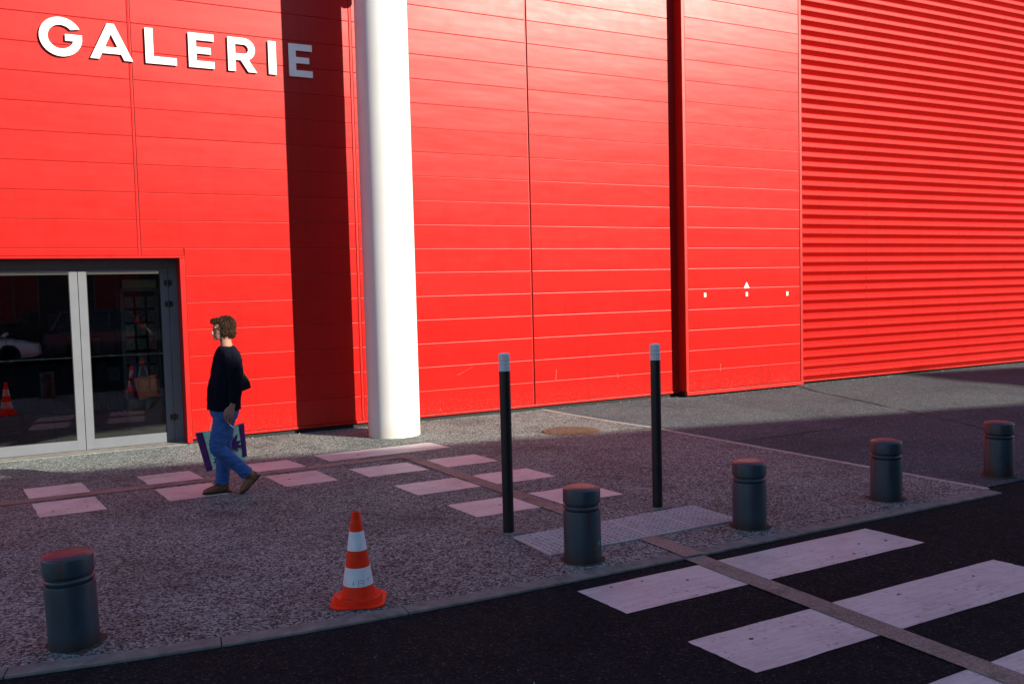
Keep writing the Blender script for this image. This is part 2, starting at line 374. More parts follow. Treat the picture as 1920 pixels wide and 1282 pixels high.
# old asphalt apron in front of the corrugated wall
ap = MB(); ys_ = [0.2, -0.3, -0.9]+[-1.1-0.15*i for i in range(11)]+[-4, -5.5, -7.0]
vs = []
for y in ys_:
    for x in (edge_x(y)+0.05, 8, 9.36-(-y)*0.2 if y > -3.2 else 8.75, 11, 16, 24, 60): vs.append((x, y, gz(x, y)-0.007))
ap.add(vs, [(j*7+i, (j+1)*7+i, (j+1)*7+i+1, j*7+i+1) for j in range(len(ys_)-1) for i in range(6)])
apron = tag(ap.build('asphalt_apron', 'apron', fixn=False, smooth=True), kind='structure')
pt = MB(); vs = []
for y in ys_[:15]:
    vs += [(edge_x(y)+0.06, y, gz(x, y)-0.003), (9.64+y*0.2, y, gz(x, y)-0.003)]
pt.add(vs, [(2*j, 2*j+2, 2*j+3, 2*j+1) for j in range(14)]); pt.build('asphalt_patch', 'apron_patch', apron, fixn=False, smooth=True)
def crack(a, b, w=0.022, name='crack', n=14):
    k = MB(); vs = []; d = (Vector(b)-Vector(a)); nn = Vector((-d.y, d.x)).normalized()
    for i in range(n+1):
        q = Vector(a)+d*i/n+nn*random.uniform(-.02, .02); ww = w*random.uniform(.5, 1.3)
        for s in (-.5, .5):
            r = q+nn*s*ww; vs.append((r.x, r.y, gz(r.x, r.y)-0.0015))
    k.add(vs, [(2*i, 2*i+1, 2*i+3, 2*i+2) for i in range(n)]); k.build(name, 'black_gap', apron, fixn=True)
crack((11.95, -0.25), (10.75, -3.1), 0.035); crack((10.72, -3.3), (9.6, -6.2), 0.02); crack((15.5, -0.4), (14.0, -4.5), 0.02)
def marking(name, quad, mat, parent, dz=0.0, n=8):
    k = MB(); vs = []
    for j in range(n+1):
        for i in range(n+1):
            u, v = i/n, j/n
            x = lerp(lerp(quad[0][0], quad[1][0], u), lerp(quad[3][0], quad[2][0], u), v); y = lerp(lerp(quad[0][1], quad[1][1], u), lerp(quad[3][1], quad[2][1], u), v)
            if 0 in (i, j) or n in (i, j): x += random.uniform(-.004, .004); y += random.uniform(-.004, .004)
            vs.append((x, y, gz(x, y)+dz))
    k.add(vs, [(j*(n+1)+i, (j+1)*(n+1)+i, (j+1)*(n+1)+i+1, j*(n+1)+i+1) for j in range(n) for i in range(n)])
    o = k.build(name, mat, parent, fixn=False); return o
Z1 = 0.0025; SK = 0.098
def sq(x0, x1, y0, y1):           # corners skewed like the painted ones
    f = lambda x, y: (x-SK*(y+2.6), y)
    return [f(x0, y0), f(x1, y0), f(x1, y1), f(x0, y1)]
for x0 in (-1.20, -0.165, 0.865, 1.905):
    marking('painted_square', sq(x0, x0+.515, -1.97, -2.62), 'paint', pavement, Z1)
    marking('painted_square', sq(x0, x0+.515, -2.81, -3.43), 'paint', pavement, Z1)
marking('painted_bar', [(2.68, -1.86), (4.12, -1.84), (4.16, -2.38), (2.71, -2.40)], 'paint', pavement, Z1)
for y0, xa, xb in ((-2.96, 2.755, 3.565), (-3.98, 2.86, 3.66), (-4.975, 2.965, 3.755)):
    for x0 in (xa, xb):
        marking('painted_bar', [(x0, y0), (x0+.63, y0), (x0+.675, y0-.505), (x0+.045, y0-.505)], 'paint', pavement, Z1)
marking('guide_strip', [(-5, -2.60), (3.50, -2.53), (3.56, -2.70), (-5, -2.79)], 'guide', pavement, Z1+.002)
marking('guide_strip', [(3.43, -2.52), (3.585, -2.52), (3.79, -6.15), (3.63, -6.15)], 'guide', pavement, Z1+.0035)
marking('guide_strip', [(3.71, -6.70), (3.87, -6.68), (3.865, -7.215), (3.705, -7.215)], 'guide', pavement, Z1+.004)
marking('guide_strip', [(3.70, -7.19), (3.86, -7.19), (3.90, -12.5), (3.745, -12.5)], 'guide', road, -0.0065)
for k in range(5):
    dy = -.945*k; dx = .068*k
    marking('crossing_stripe', [(2.765+dx, -7.36+dy), (5.285+dx, -7.335+dy), (5.325+dx, -7.80+dy), (2.80+dx, -7.82+dy)], 'zebra', road, -0.0105, 16)
# tactile paving slabs with domes
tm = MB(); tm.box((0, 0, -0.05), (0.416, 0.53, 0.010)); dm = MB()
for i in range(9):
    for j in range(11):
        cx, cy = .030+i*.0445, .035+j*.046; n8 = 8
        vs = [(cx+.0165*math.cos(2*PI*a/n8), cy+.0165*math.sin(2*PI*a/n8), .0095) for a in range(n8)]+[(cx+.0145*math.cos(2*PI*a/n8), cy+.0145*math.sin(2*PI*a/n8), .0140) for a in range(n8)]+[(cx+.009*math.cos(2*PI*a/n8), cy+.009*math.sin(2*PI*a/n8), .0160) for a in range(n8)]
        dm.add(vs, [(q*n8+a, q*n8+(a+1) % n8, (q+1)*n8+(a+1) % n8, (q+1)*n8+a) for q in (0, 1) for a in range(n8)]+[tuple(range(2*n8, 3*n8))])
M['dome'] = simple('shaded_dome', (0.34, 0.32, 0.32), 0.7, 0.35, 30, 0.2)  # darker grey puts the shading of the dome sides into their colour
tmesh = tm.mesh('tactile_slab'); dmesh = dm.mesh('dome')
for i in range(4):
    o = link('tactile_slab', tmesh, 'tactile', pavement); o.location = (2.975+i*.420, -6.70+.004*i, random.uniform(-.001, .002)); o.rotation_euler = (0, 0, rad(0.6))
    o.matrix_parent_inverse = Matrix.Identity(4)
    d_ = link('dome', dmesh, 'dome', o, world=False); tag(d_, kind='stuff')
# stains: chewing gum and tar drops on the crossing, grit along the wall
for x, y in [(4.93,-7.58),(4.72,-7.72),(4.78,-7.77),(4.55,-7.69),(2.98,-7.41),(3.2,-7.42),(3.45,-7.55),(5.15,-7.62),(3.13,-8.45),(4.30,-8.40),(4.95,-8.42),(3.9,-9.5),(0.02,-3.26),(1.02,-2.70),(2.1,-3.1),(3.35,-5.22),(3.1,-2.2),(4.0,-4.2)]:
    k = MB(); r = random.uniform(.007, .014); z = 0.0 if y > -7.1 else -0.013
    n10 = 9; k.prism_xy([(x+r*random.uniform(.7, 1.2)*math.cos(2*PI*a/n10), y+r*random.uniform(.7, 1.1)*math.sin(2*PI*a/n10)) for a in range(n10)], z+.001, z+.0045)
    k.build('gum_spot', 'gum', road if y < -7.1 else pavement)
gr = MB()
for i in range(520):
    t = random.random(); x = lerp(2.0, 20, t); y = -0.03-abs(random.gauss(0, .07)) if x < 9.4 or x > 12.1 else -0.23-abs(random.gauss(0, .06))
    r = random.uniform(.004, .013); z = gz(x, y)
    gr.add([(x+random.uniform(-r, r), y+random.uniform(-r, r), z+random.uniform(0, r*1.4)) for _ in range(4)], [(0, 1, 2), (0, 2, 3), (0, 3, 1), (1, 3, 2)])
for i in range(260):
    x, y = random.uniform(-1, 12), random.uniform(-10.5, -7.3); 
    if x > 7.2: y = random.uniform(-10, -3)
    r = random.uniform(.002, .006); z = -0.012
    gr.add([(x+random.uniform(-r, r), y+random.uniform(-r, r), z+random.uniform(0, r*1.4)) for _ in range(4)], [(0, 1, 2), (0, 2, 3), (0, 3, 1), (1, 3, 2)])
M['grit'] = simple('pale_grit', (0.36, 0.33, 0.29), 0.9, 0.3)
tag(gr.build('grit', 'grit'), 'pale grit scattered on the asphalt and along the wall foot', 'grit', kind='stuff')

# ------------------------------------------------------------------ the red building
bld = thing('retail_building', (6, 0, 0), 'red shop building clad in horizontal panels with a corrugated side and glass entrance', 'building')
H = 8.57; Z0 = 0.066; P = 0.34
# structural wall behind the cladding
wl = MB()
wl.box((-6.5, .036, -.3), (-.80, .30, H)); wl.box((-.80, .036, 2.352), (1.64, .30, H)); wl.box((1.64, .036, -.3), (26, .30, H))
wl.box((-6.5, .30, -.3), (-6.3, 14, H)); wl.box((25.8, .30, -.3), (26, 14, H)); wl.box((-6.3, 13.8, -.3), (25.8, 14, H)); wl.box((-6.3, .30, H-.25), (25.8, 13.8, H-.05))
wl.box((9.46, -.160, -.02), (12.06, .034, H))
wl.build('wall', 'plinth', bld)
pcache = {}
def panel(x0, x1, z0, z1, y=0.0, bld=bld):
    g = 0.0008; w, h = round(x1-x0-2*g, 4), round(z1-z0-2*g, 4); key = (w, h)
    if key not in pcache:
        pf = [(.030, 0), (.005, 0), (.0012, .0014), (.0, .0045), (.0, h-.0070), (.0012, h-.0018), (.005, h), (.030, h)]
        pm = MB(); e = .0045; npf = len(pf); vs = []
        for x, ins in ((0, .004), (e, 0), (w-e, 0), (w, .004)): vs += [(x, max(y_, ins), z_-h/2) for y_, z_ in pf]
        pm.add(vs, [(k_*npf+q, (k_+1)*npf+q, (k_+1)*npf+(q+1) % npf, k_*npf+(q+1) % npf) for k_ in range(3) for q in range(npf)]+[tuple(range(npf)), tuple(3*npf+q for q in range(npf-1, -1, -1))])
        me = pm.mesh('cladding_panel'); bm = bmesh.new(); bm.from_mesh(me); bmesh.ops.recalc_face_normals(bm, faces=bm.faces); bm.to_mesh(me); bm.free(); me.materials.append(M['red'])
        pcache[key] = me
    o = bpy.data.objects.new('cladding_panel', pcache[key]); C.objects.link(o); o.parent = bld
    o.location = Vector((x0+g, y+random.uniform(0, .0012), (z0+z1)/2))-bld.location
    o.rotation_euler = (rad(random.gauss(0, 0.22)), 0, rad(random.gauss(0, 0.012)))
    return o
rows = [(Z0+P*i, Z0+P*(i+1)) for i in range(25)]
for i, (a, c) in enumerate(rows):
    if i >= 7: panel(-6.4, -1.75, a, c); panel(-1.70, 1.105, a, c)
    elif i == 6: panel(-6.4, -.86, a, c)
    else: panel(-6.4, -.86, a, c)
    if i >= 7: panel(1.140, 3.885, a, c)
    else: panel(1.642, 3.885, a, c)
    panel(3.925, 6.622, a, c); panel(6.652, 9.44, a, c)
    if a < H-.1: panel(9.490, 12.025, a, c, -.195)
panel(-1.70, 1.105, 2.354, rows[7][0]); panel(1.140, 1.638, 2.354, rows[7][0])
def trim(name, a, b, mat='red_trim', bev=.003):
    return MB().box(a, b).build(name, mat, bld, bev=bev)
# vertical joint covers
trim('joint_trim', (1.108, .004, 2.354), (1.137, .035, H)); trim('joint_trim', (3.888, -.004, Z0), (3.922, .035, H), bev=.005); trim('joint_trim', (6.624, .018, Z0), (6.650, .035, H)); trim('joint_trim', (-1.747, .010, 2.446), (-1.703, .035, H))
# base trims
trim('base_trim', (1.64, -.012, .030), (9.44, .034, .0635)); trim('base_trim', (-6.4, -.012, .030), (-.862, .034, .0635))
trim('base_trim', (9.428, -.213, -.002), (12.078, -.15, .060)); 
# projecting bay edges
trim('corner_trim', (9.425, -.200, .062), (9.486, .033, H)); trim('corner_trim', (12.029, -.200, .062), (12.085, .033, H))
trim('parapet_cap', (-6.55, -.04, H+.003), (26.05, .33, H+.06)); trim('parapet_cap', (9.40, -.235, H+.006), (12.11, -.043, H+.062))
# corrugated cladding: rounded trapezoid profile swept along the wall
pitch = 0.1725
pr = []; z = 0.045; nper = int((H-z)/pitch)
# one period read downwards: short upward-facing lip, flat crest with rounded shoulders, long soffit slope, narrow valley
base = [(.076, 0.000), (.074, .004), (.068, .0075), (.012, .0155), (.004, .0180), (.0005, .0220), (.0, .027), (.0035, .032), (.0035, .079), (.0, .084), (.0, .090), (.0025, .0955), (.0085, .1010), (.066, .1555), (.0725, .162), (.0755, .168)]
for k in range(nper):
    for y, dz in [(yy, pitch-zz) for yy, zz in base][::-1]: pr.append((y, z+k*pitch+dz))
cg = MB(); xs = [12.092, 15.0, 18.0, 21.0, 25.9]; vs = []
for y, zz in pr:
    for x in xs: vs.append((x, y-.060, zz))
nx = len(xs); cg.add(vs, [(j*nx+i, j*nx+i+1, (j+1)*nx+i+1, (j+1)*nx+i) for j in range(len(pr)-1) for i in range(nx-1)])
cg.build('corrugated_cladding', 'red_corr', bld, smooth=False, fixn=False)
scw = MB()
for ix, x in enumerate((12.95, 13.9, 15.15, 16.6, 18.1, 19.7)):
    for k in range(nper):
        if (k+ix) % (1 if ix % 2 else 5) == 0:
            zc = z+k*pitch+pitch-.058; scw.box((x-.007, -.067, zc-.007), (x+.007, -.055, zc+.007))
tag(scw.build('cladding_screw', 'red_trim', bld), kind='stuff')
trim('base_trim', (12.09, -.050, .018), (25.9, .034, .044))

# entrance: frame lining, two leaves
trim('entrance_trim', (1.578, -.030, -.012), (1.638, .30, 2.320)); trim('entrance_trim', (-.86, -.030, 2.322), (1.638, .30, 2.351)); trim('entrance_trim', (-.858, -.030, -.012), (-.80, .30, 2.320))
D0, D1 = .275, .325
fr_ = MB(); fr_.box((-.798, D0-.01, 2.215), (1.576, .36, 2.319)); fr_.box((1.470, D0-.01, -.03), (1.576, .36, 2.213)); fr_.box((-.798, D0-.01, -.03), (-.70, .36, 2.213))
fr_.build('door_frame', 'alu', bld, bev=.003)
sill = MB().box((-.80, -.01, -.04), (1.576, .36, -.0225)).build('door_sill', 'kerb', bld)
def leaf(x0, x1, sgn):
    st = .092; rb = .125; z0, z1 = -.018, 2.212
    d = MB(); d.box((x0, D0, z0), (x0+st, D1, z1)); d.box((x1-st, D0, z0), (x1, D1, z1))
    d.box((x0+st+.0005, D0+.001, z0), (x1-st-.0005, D1-.001, z0+rb)); d.box((x0+st+.0005, D0+.001, z1-.042), (x1-st-.0005, D1-.001, z1))
    o = d.build('door', 'alu', bld, bev=.002)
    MB().box((x0+st, D0+.022, z0+rb), (x1-st, D0+.030, z1-.042)).build('glass_pane', 'glass', o)
    gk = MB(); e = .012
    gk.box((x0+st-.001, D0+.005, z0+rb), (x0+st+e*.6, D0+.021, z1-.042)); gk.box((x1-st-e*.6, D0+.005, z0+rb), (x1-st+.001, D0+.021, z1-.042)); gk.box((x0+st, D0+.006, z0+rb-.001), (x1-st, D0+.020, z0+rb+e*.6)); gk.box((x0+st, D0+.006, z1-.042-e*.6), (x1-st, D0+.020, z1-.074))
    gk.build('gasket', 'gasket', o)
    bar = MB(); bar.box((x0+st-.002, D0+.034, 1.117), (x1-st+.002, D0+.043, 1.132))
    for q in (.33, .62): bar.box((lerp(x0, x1, q)-.012, D0+.0305, 1.112), (lerp(x0, x1, q)+.012, D0+.0345, 1.138))
    bar.build('push_bar', 'strip', o)
    for zc in (.30, 1.75, 2.02):
        hx = x1 if sgn > 0 else x0
        MB().lathe([(.014, zc-.045), (.014, zc+.045)], 12, (hx, D0-.012)).build('hinge', 'hinge', o, smooth=True)
        MB().box((hx-.05, D0-.006, zc-.032), (hx+.05, D0-.0105, zc+.032)).build('hinge_plate', 'hinge', o)
    return o
leaf(.435, 1.466, 1); leaf(-.696, .428, -1)
# interior seen through the glass
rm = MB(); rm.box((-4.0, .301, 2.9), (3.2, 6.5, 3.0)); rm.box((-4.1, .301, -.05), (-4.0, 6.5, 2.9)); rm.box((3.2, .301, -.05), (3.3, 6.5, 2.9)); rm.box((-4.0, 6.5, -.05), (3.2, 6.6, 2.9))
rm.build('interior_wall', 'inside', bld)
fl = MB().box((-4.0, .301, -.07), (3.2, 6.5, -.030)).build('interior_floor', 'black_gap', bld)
tmb = MB().box((0, 0, 0), (.440, .440, .012)); tme = tmb.mesh('floor_tile')
for i in range(14):
    for j in range(9):
        o = link('floor_tile', tme, 'tile', fl, world=False); o.matrix_parent_inverse = Matrix.Identity(4); o.location = (-3.9+.447*i, .310+.447*j, -.029+random.uniform(-.0008, .0008)); 
        o.matrix_parent_inverse = Matrix.Identity(4)

M['scratch'] = simple('bare_scratch', (0.50, 0.16, 0.13), 0.6)
for x, y_, zz, dx, L_ in ((7.02, -.0006, .42, .02, .16), (8.20, -.0006, .36, -.03, .09), (5.35, -.0006, .60, .25, .10), (10.15, -.1956, .36, .015, .13), (5.05, -.0006, .10, .02, .03), (14.9, -.0605, .55, .03, .02)):
    k = MB(); k.prism_xz([(x, zz), (x+.004, zz), (x+dx+.003, zz+L_), (x+dx, zz+L_)], y_-.0012, y_+.004); k.build('scratch', 'scratch', bld)
# ------------------------------------------------------------------ lettering
sg = thing('sign', (1.76, -.05, 4.695), 'white raised capital letters reading GALERIE on the red wall above the entrance', 'sign')
B, T, st = 4.695, 5.120, .092
def letter(polys, tagname='letter'):
    k = MB()
    for p in polys: k.prism_xz(p, -.032, -.010)
    me = k.mesh('letter'); bm = bmesh.new(); bm.from_mesh(me); bmesh.ops.recalc_face_normals(bm, faces=bm.faces); bm.to_mesh(me); bm.free()
    return link('letter', me, 'white_letter', sg)
def arc(cx, cz, rx, rz, a0, a1, n): return [(cx+rx*math.cos(rad(lerp(a0, a1, i/n))), cz+rz*math.sin(rad(lerp(a0, a1, i/n)))) for i in range(n+1)]
def E_(x, w): return [(x, B), (x+w, B), (x+w, B+.085), (x+st, B+.085), (x+st, 4.870), (x+w*.87, 4.870), (x+w*.87, 4.950), (x+st, 4.950), (x+st, T-.085), (x+w, T-.085), (x+w, T), (x, T)]
gc = (.378, 4.9085); Rg, ri = .2265, .137
outer = arc(gc[0], gc[1], Rg, Rg, 24, 368, 60); inner = arc(gc[0], gc[1], ri, ri, 346, 42, 48)
# split G into quads so that the ring is filled cleanly
o_ = arc(gc[0], gc[1], Rg, Rg, 27, 352, 52); i_ = arc(gc[0], gc[1], ri, ri, 40, 346, 52)
gpolys = [[o_[j], o_[j+1], i_[j+1], i_[j]] for j in range(52)]
bar = [(i_[-1][0]-.085, 4.862), (i_[-1][0], 4.862), (i_[-1][0], i_[-1][1]), o_[-1], (gc[0]+Rg*.995, 4.944), (i_[-1][0]-.085, 4.944)]
bar = [(.423, 4.868), (i_[-1][0]-.001, 4.868), i_[-1], o_[-1], (.6035, 4.944), (.423, 4.944)]
def letter_mesh(polys):
    bm = bmesh.new()
    for p in polys:
        vs = [bm.verts.new((x, -.032, zz)) for x, zz in p]; bm.faces.new(vs)
    bmesh.ops.remove_doubles(bm, verts=bm.verts, dist=1e-4)
    r = bmesh.ops.extrude_face_region(bm, geom=bm.faces[:])
    for v in r['geom']:
        if isinstance(v, bmesh.types.BMVert): v.co.y = -.010
    bmesh.ops.recalc_face_normals(bm, faces=bm.faces)
    me = bpy.data.meshes.new('letter'); bm.to_mesh(me); bm.free(); return link('letter', me, 'white_letter', sg)
letter_mesh(gpolys+[bar])
ax = lambda zz: .78+(zz-B)*.4538
bx_ = lambda zz: 1.055-(zz-B)*.4538
apex = (.9175, B+(.9175-.78)/.4538)
letter_mesh([[(.682, B), (.78, B), (ax(4.765), 4.765), (ax(4.842), 4.842), apex, (.9175, T), (.880, T)], [(1.152, B), (.956, T), (.9175, T), apex, (bx_(4.842), 4.842), (bx_(4.765), 4.765), (1.055, B)], [(ax(4.765), 4.765), (bx_(4.765), 4.765), (bx_(4.842), 4.842), (ax(4.842), 4.842)]])
letter_mesh([[(1.297, B), (1.655, B), (1.655, B+.088), (1.297+st, B+.088), (1.297+st, T), (1.297, T)]])
letter_mesh([E_(1.799, .307)])
# R: stem, bowl strip, leg
ro = [(2.367, T)]+arc(2.475, 4.979, .141, .141, 90, -90, 20)+[(2.367, 4.838)]
rn = [(2.367, T-.083)]+arc(2.475, 4.979, .055, .058, 90, -90, 20)+[(2.367, 4.921)]
letter_mesh([[(2.275, B), (2.367, B), (2.367, 4.838), (2.367, 4.921), (2.367, T-.083), (2.367, T), (2.275, T)]]+[[ro[j], rn[j], rn[j+1], ro[j+1]] for j in range(len(ro)-1)])
# the leg of the R sits just behind the bowl's face so that the two never share a plane
lg = MB().prism_xz([(2.525, B), (2.632, B), (2.528, 4.855), (2.428, 4.845)], -.0312, -.011); lg.build('letter', 'white_letter', sg)
letter_mesh([[(2.785, B), (2.884, B), (2.884, T), (2.785, T)]])
letter_mesh([E_(3.052, .310)])

# ------------------------------------------------------------------ column
col = thing('column', (4.02, -.905, -.03), 'thick round white column standing free in front of the red wall', 'column')
MB().lathe([(.335, -.06), (.335, 3.0), (.335, 6.0), (.335, 9.4)], 72, (4.02, -.905)).build('shaft', 'column', col, smooth=True)
hd = MB(); hd.lathe([(.0, 6.13), (.05, 6.14), (.068, 6.17), (.068, 6.46), (.03, 6.5)], 24, (4.50, -.905)); hd.box((4.34, -.925, 6.36), (4.46, -.885, 6.40))
hd.build('shadow_caster', 'column', col, smooth=True)  # unseen piece above the view, added to cast the small rounded shadow on the wall

# ------------------------------------------------------------------ small plates on the projecting bay
ws = thing('warning_sign', (10.765, -.2, 1.75), 'small white triangular warning sticker above a cream plate on the red panel', 'sign')
MB().prism_xz([(10.700, 1.755), (10.825, 1.755), (10.7625, 1.862)], -.2005, -.1975).build('triangle', 'sign_white', ws)
MB().prism_xz([(10.755, 1.775), (10.775, 1.80), (10.766, 1.80), (10.776, 1.822), (10.756, 1.797), (10.765, 1.797)], -.2025, -.2007).build('pictogram', 'sign_dark', ws)
for x, zc, lb in ((9.842, 1.659, 'small cream plate on the red panel beside the dark vertical recess'), (10.762, 1.650, 'small cream plate on the red panel directly under the triangular sticker'), (11.705, 1.639, 'small cream plate on the red panel beside the corrugated cladding')):
    tag(MB().box((x-.024, -.204, zc-.036), (x+.024, -.1972, zc+.036)).build('wall_plate', 'yellow', bev=.002), lb, 'plate', 'cream plates on the projecting bay')

# ------------------------------------------------------------------ manhole cover
mh = thing('manhole_cover', (5.93, -2.2, gz(5.93, -2.2)), 'round rusty brown manhole cover set in the speckled pavement', 'manhole cover')
zc = gz(5.93, -2.2)+.004
MB().lathe([(.36, zc-.03), (.36, zc+.003), (.335, zc+.004)], 48, (5.93, -2.2)).build('cover', 'rust', mh)
ms_ = MB()
for i in range(-7, 8):
    for j in range(-7, 8):
        x, y = i*.042, j*.042
        if x*x+y*y < .30**2: ms_.box((5.93+x-.013, -2.2+y-.013, zc+.004), (5.93+x+.013, -2.2+y+.013, zc+.010))
tag(ms_.build('stud', 'rust', mh), kind='stuff')

# ------------------------------------------------------------------ bollards
def make_bollard(label):
    t = thing('bollard', (0, 0, 0), label, 'bollard', 'cast iron bollards along the kerb')
    MB().lathe([(.1245, -.05), (.1245, .333), (.1225, .341), (.112, .345)], 48).build('body', 'iron', t, True, False)
    MB().lathe([(.109, .340), (.109, .3495), (.119, .351), (.1235, .357), (.1235, .366), (.119, .372), (.109, .3735), (.109, .384)], 48).build('ring', 'iron', t, True, False)
    MB().lathe([(.109, .382), (.119, .385), (.1245, .391), (.1245, .474), (.122, .482), (.115, .487), (.108, .4885), (.1065, .4865), (.104, .4885), (.085, .4945), (.045, .4985), (.0, .5)], 48).build('cap', 'iron_cap', t, True, False)
    ft = MB(); n_ = 22; ft.prism_xy([(q*math.cos(2*PI*k/n_), q*math.sin(2*PI*k/n_)) for k in range(n_) for q in (random.uniform(.135, .165),)], -.03, .0035); ft.build('footing', 'dirt', t, False, False)
    return t
spots = [(.080, -6.675, -1.6, 'cast iron bollard with reddish top leaning slightly by the curved kerb'),
         (3.118, -6.875, 0, 'cast iron bollard with pale top and green mark beside tactile paving'),
         (4.605, -6.855, 0, 'cast iron bollard at the right end of the tactile paving'),
         (6.125, -6.83, 0, 'cast iron bollard standing alone near the pavement corner'),
         (7.70, -6.775, 0, 'cast iron bollard standing on the asphalt past the pavement corner')]
b0 = make_bollard(spots[0][3])
for i, (x, y, tilt, lb) in enumerate(spots):
    o = b0 if i == 0 else copy_tree(b0)
    o.location = (x, y, gz(x, y)); o.rotation_euler = (0, rad(tilt), rad(37*i)) if i else (rad(1.0), rad(tilt), 0); o['label'] = lb
    if i == 1:
        M['green'] = simple('green_paint', (0.02, 0.30, 0.12), 0.5)
        k = MB(); k.ell((0, 0, 0), (.010, .004, .016), 10, 8); g = k.build('paint_mark', 'green', o, True, False); a = rad(-62-37); g.location = (.1235*math.cos(a), .1235*math.sin(a), .125); g.rotation_euler = (0, 0, a+PI/2)
# ------------------------------------------------------------------ slim posts
def make_post(label):
    t = thing('post', (0, 0, 0), label, 'post', 'slim dark posts with white caps')
    MB().lathe([(.0415, -.03), (.0415, 1.208)], 28).build('shaft', 'post', t, True, False)
    MB().lathe([(.0425, 1.2085), (.0425, 1.242), (.0395, 1.245), (.0395, 1.252), (.0425, 1.255), (.0425, 1.273), (.0395, 1.276), (.0395, 1.283), (.0425, 1.286), (.0425, 1.330), (.036, 1.338), (.018, 1.342), (.0, 1.343)], 28).build('cap', 'post_cap', t, True, False)
    ft = MB(); n_ = 14; ft.prism_xy([(random.uniform(.085, .115)*math.cos(2*PI*k/n_), random.uniform(.085, .115)*math.sin(2*PI*k/n_)) for k in range(n_)], -.03, .0045); ft.build('footing', 'kerb', t, False, False)
    return t
p0 = make_post('slim dark post with white cap behind the bollard with green mark'); p0.location = (3.018, -6.005, 0)
p1 = copy_tree(p0); p1.location = (4.40, -6.005, 0); p1['label'] = 'slim dark post with white cap by the far end of tactile paving'; p1.rotation_euler = (0, 0, 1.0)

# ------------------------------------------------------------------ traffic cone
cn = thing('traffic_cone', (1.577, -6.845, 0), 'orange traffic cone with two white bands on the speckled pavement', 'traffic cone')
cx, cy = 1.577, -6.845
def cr_at(zz): return lerp(.0985, .0235, (zz-.03)/.50)
def band(z0, z1, off=0.0): return [(cr_at(z0)+off, z0), (cr_at(z1)+off, z1)]
MB().lathe([(.1005, .030), (cr_at(.05), .05), (cr_at(.3), .3), (cr_at(.53), .53), (.017, .531), (.016, .45)], 40, (cx, cy)).build('body', 'cone', cn, smooth=True)
for z0, z1 in ((.108, .212), (.311, .418)):
    MB().lathe([(cr_at(z0), z0-.001), (cr_at(z0)+.0016, z0), (cr_at(z1)+.0016, z1), (cr_at(z1), z1+.001)], 40, (cx, cy)).build('white_band', 'cone_band', cn, smooth=True)
MB().lathe([(.140, .0), (.140, .012), (.137, .038), (.131, .043), (.108, .040), (.099, .036)], 40, (cx, cy)).build('collar', 'cone', cn, smooth=True)
bs = MB(); pl = []
for q in range(4):
    a0 = rad(22+90*q)
    for k in range(-3, 4):
        a = a0+rad(k*7.0); d = .192-.004*k*k*.5
        pl.append((cx+d*math.cos(a), cy+d*math.sin(a)))
bs.prism_xy(pl, .002, .013); bs.build('base_plate', 'cone', cn, bev=.003)
def scribble(pts, zoff=0):
    k = MB()
    for (a0, z0), (a1, z1) in zip(pts, pts[1:]):
        q = []
        for a, zz in ((a0, z0), (a1, z1)):
            r = cr_at(zz)+.0022; q.append((cx+r*math.cos(rad(a)), cy+r*math.sin(rad(a)), zz))
        k.tube(q, [.0011, .0011], 5, sub=1)
    k.build('pen_mark', 'ink', cn)
scribble([(-128, .125), (-126, .140), (-125, .118)]); scribble([(-108, .113), (-108, .142), (-88, .146), (-87, .116)]); scribble([(-103, .13), (-93, .131)]); scribble([(-68, .146), (-54, .152)]); scribble([(-66, .137), (-57, .139)])

cn2 = copy_tree(cn); cn2.location = (-.545, -4.24, 0); cn2.rotation_euler = (0, 0, rad(23)); cn2['label'] = 'orange traffic cone mirrored in the entrance glass, away from the kerb'
cn['group'] = cn2['group'] = 'traffic cones'
# ------------------------------------------------------------------ building across the street (behind the viewer, throws the long shadow)
SL = -0.2335                                   # slope of its front in plan
fd = Vector((1, SL, 0)).normalized(); fnorm = Vector((-fd.y, fd.x, 0))      # fnorm points to the red wall
F0 = Vector((0, -20.62, 0))
HB, HB2 = 11.5, 14.26
ob = thing('office_building', (20, -25.3, 0), 'long dark office building with rows of windows across the street', 'building')
M['facade'] = simple('dark_render', (0.055, 0.050, 0.048), 0.85, 0.2, 1.2, 0.2)
M['far_window'] = simple('far_window', (0.03, 0.035, 0.04), 0.15, 0.1)
M['far_frame'] = simple('far_frame', (0.10, 0.10, 0.10), 0.5)
def obox(s0, s1, d0, d1, z0, z1):              # box in the building's own axes: s along the front, d outwards
    pts = []
    for zz in (z0, z1):
        for s, d in ((s0, d0), (s1, d0), (s1, d1), (s0, d1)):
            q = F0+fd*s+fnorm*d; pts.append((q.x, q.y, zz))
    return pts, [(0, 3, 2, 1), (4, 5, 6, 7), (0, 1, 5, 4), (1, 2, 6, 5), (2, 3, 7, 6), (3, 0, 4, 7)]
s2 = 35.35/fd.x
k = MB(); k.add(*obox(-3, 75, -16, 0, -.1, HB-.12)); k.build('wall', 'facade', ob)
k = MB(); k.add(*obox(-3.1, s2-.002, -16.1, .0, HB-.119, HB)); k.build('roof', 'facade', ob)
k = MB(); k.add(*obox(s2, 75, -16.1, .0, HB-.119, HB2)); k.build('roof_storey', 'facade', ob)
wm_ = MB(); wm_.box((0, 0, 0), (1.5, .06, 1.7)); wme = wm_.mesh('window'); wfm = MB(); wfm.box((.06, -.012, .06), (.72, 0.0, 1.64)); wfm.box((.78, -.012, .06), (1.44, 0.0, 1.64)); wfe = wfm.mesh('pane')
ang = math.atan2(fd.y, fd.x)
